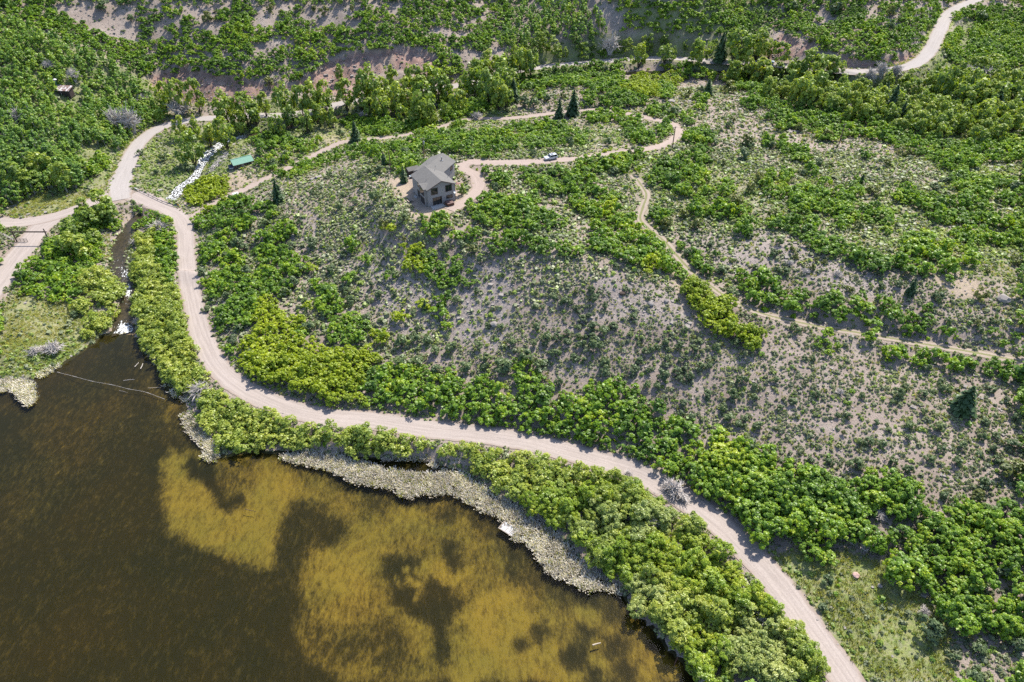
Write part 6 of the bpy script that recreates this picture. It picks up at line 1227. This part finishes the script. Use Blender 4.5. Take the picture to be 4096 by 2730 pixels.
GR_ = [(538, 756), (561, 768), (603, 789), (646, 809), (682, 822), (723, 835)]; P = smooth_path(at([g_[0] for g_ in GR_], [g_[1] for g_ in GR_]), 1.0); o = P[0]
t_ = empty('guardrail', o); tag(t_, 'steel guardrail curving along the road above the creek', 'guardrail')
q = MB(); k0 = int(len(P)*.16)
for i in range(k0, len(P)-1):
    A_, B_ = P[i]-o, P[i+1]-o; tv = unit(np.array([B_[0]-A_[0], B_[1]-A_[1], 0])); nn = np.array([-tv[1], tv[0], 0])
    prof = [(.0, .48), (.09, .56), (.0, .64), (.09, .72), (.0, .80)]; V = [A_+nn*x_+[0, 0, z_] for x_, z_ in prof]+[B_+nn*x_+[0, 0, z_] for x_, z_ in prof]
    q.add(V, [(j, j+1, 6+j, 5+j) for j in range(4)])
q.build('rail', M['steel'], t_); q = MB()
q.tube(P[0]-o+[0, 0, .5], P[k0]-o+[0, 0, .62], .2, .17, 7); q.build('end_log', M['rust'], t_)
for i in range(k0, len(P), 3): q = MB(); q.tube(P[i]-o-[0, 0, .4], P[i]-o+[0, 0, .85], .1, k=6); q.build('post', M['darkwood'], t_)
p = at1(716, 832); t_ = empty('road_marker', p); tag(t_, 'orange marker board at the lower end of the guardrail', 'road marker'); q = MB(); q.tube((0, 0, -.3), (0, 0, 1.2), .04); q.build('post', M['steel'], t_); q = MB(); q.box((0, -.06, 1.3), (.34, .03, .85)); q.build('board', M['orange'], t_)
for x, y, lb in ((128, 1452, 'short dark notice post in the meadow by the side road'), (162, 1456, 'leaning pale notice post in the meadow by the side road')):
    p = at1(*T(0, 0, x, y)); t_ = empty('notice_post', p); tag(t_, lb, 'notice post'); q = MB(); q.tube((0, 0, -.2), (0, 0, 1.5), .07); q.build('post', M['darkwood' if x < 150 else 'dead'], t_); q = MB(); q.box((0, -.09, 1.25), (.75, .04, .5)); q.build('board', M['darkwood' if x < 150 else 'plank'], t_)

# ---------------------------------------------------------------- on the pond
D_ = [on_z(1960+x/13.07, 2060+y/13.07, .32) for x, y in ((440, 680), (770, 310), (1510, 760), (1180, 1140))]; o = D_[0].copy(); o[2] = 0; D_ = [d-o for d in D_]
dk = empty('floating_dock', o); tag(dk, 'small floating dock of peeling white planks at the reed edge', 'dock')
def dp_(f, g_): return (D_[0]*(1-f)+D_[3]*f)*(1-g_)+(D_[1]*(1-f)+D_[2]*f)*g_
for f0, f1 in ((.05, .42), (.445, .74), (.765, .96)):
    q = MB(); n = 7
    for k in range(n): q.slab([dp_(f0+(f1-f0)*k/n+.003, .03), dp_(f0+(f1-f0)*(k+1)/n-.003, .03), dp_(f0+(f1-f0)*(k+1)/n-.003, .97), dp_(f0+(f1-f0)*k/n+.003, .97)], .06)
    q.build('deck_panel', M['dockwood'], dk)
q = MB()
for a, b_ in ((0, 1), (1, 2), (2, 3), (3, 0)): q.tube(D_[a]-[0, 0, .08], D_[b_]-[0, 0, .08], .085, k=6)
for f in (.43, .75): q.tube(dp_(f, 0)-[0, 0, .12], dp_(f, 1)-[0, 0, .12], .05, k=5)
q.build('frame', M['plank'], dk); q = MB()
for g_ in (.2, .8): q.tube(dp_(.03, g_)-[0, 0, .3], dp_(.97, g_)-[0, 0, .3], .2, k=8)
q.build('float', M['flue'], dk)
BM = [T(0,1,395,998), T(0,1,520,1030), T(0,1,640,1062), T(0,1,770,1085), T(0,1,890,1115), T(0,1,1000,1135), T(0,1,1140,1187)]; P = smooth_path(np.array([on_z(x, y, .06) for x, y in BM]), 1.2); q = MB()
for i in range(len(P)-1): q.tube(P[i]-P[0], P[i+1]-P[0], .03+.03*(i % 5 == 0), .03+.03*((i+1) % 5 == 0), 5, caps=False)
tag(q.build('floating_boom', M['dead'], loc=tuple(P[0])), 'long thin pale floating boom across the pond inlet', 'boom')
def wlog(A, B, r, mat, label, z=.03):
    a = on_z(*A, z); b_ = on_z(*B, z); q = MB(); m_ = (b_-a)*.5+rng.normal(0, .08, 3)*[1, 1, 0]; q.tube((0, 0, 0), m_, r, r*.85, 7); q.tube(m_, b_-a, r*.85, r*.6, 7); tag(q.build('drift_log', mat, loc=tuple(a)), label, 'log')
wlog(T(2,2,1152,1380), T(2,2,1118,1450), .16, M['tubside'], 'reddish log floating beside the willow bank of the pond', .08)
wlog(T(2,2,555,1312), T(2,2,612,1296), .16, M['plank'], 'pale log lying over the yellow pond weed', .0)
wlog(T(0,1,968,975), T(0,1,984,938), .10, M['dead'], 'short upright-looking drift log by the inlet shadow'); wlog(T(0,1,928,962), T(0,1,956,932), .08, M['dead'], 'thin drift log nearest the inlet willows'); wlog(T(0,1,850,1056), T(0,1,925,1048), .06, M['dead'], 'thin branch lying just above the floating boom'); wlog(T(0,1,1020,1108), T(0,1,1110,1104), .07, M['plank'], 'pale branch in the shallows beside the boom end'); wlog(T(0,1,820,1125), T(0,1,880,1140), .06, M['oldwood'], 'thin dark branch below the middle of the boom'); wlog(T(0,2,1690,376), T(0,2,1764,390), .07, M['darkwood'], 'dark stick lying on the brightest yellow pond weed')
# boulders
def boulder(p, r, mat, label, sd):
    rr = np.random.default_rng(sd); import bmesh
    me = bpy.data.meshes.new('boulder'); bm = bmesh.new(); bmesh.ops.create_icosphere(bm, subdivisions=2, radius=r)
    for v in bm.verts: v.co *= 1+rr.normal(0, .09); v.co.z *= .7
    bm.to_mesh(me); bm.free(); me.materials.append(mat); tag(link('boulder', me, loc=tuple(p+np.array([0, 0, r*.25]))), label, 'boulder')
boulder(at1(*T(3,2,605,838)), .75, M['pinkrock'], 'round pinkish boulder in the grassy verge above the lower road', 1); boulder(at1(*T(3,2,765,912)), .5, M['rock'], 'small pale boulder in the weeds below the pinkish boulder', 2)
boulder(at1(*T(3,1,1622,505)), 1.5, M['rock'], 'large grey boulder behind the bare rocky bench', 3); boulder(at1(*T(2,1,1063,510)), .7, M['rock'], 'pale upright boulder on the bare rounded knob', 4); boulder(at1(*T(2,1,955,535)), .9, M['rock'], 'flat pale boulder on the bare rounded knob', 5); boulder(at1(*T(2,1,760,460)), .8, M['darkwood'], 'dark boulder on the crown of the bare knob', 6); boulder(at1(*T(1,1,1640,670)), 1.1, M['rock'], 'grey boulder on the stony slope above the oak belt', 7); boulder(at1(*T(1,1,1720,155)), .8, M['rock'], 'white-grey boulder on the slope under the yard', 8)
print('all done', round(time.time()-T0_, 1), 's', len(bpy.data.objects), 'objects')
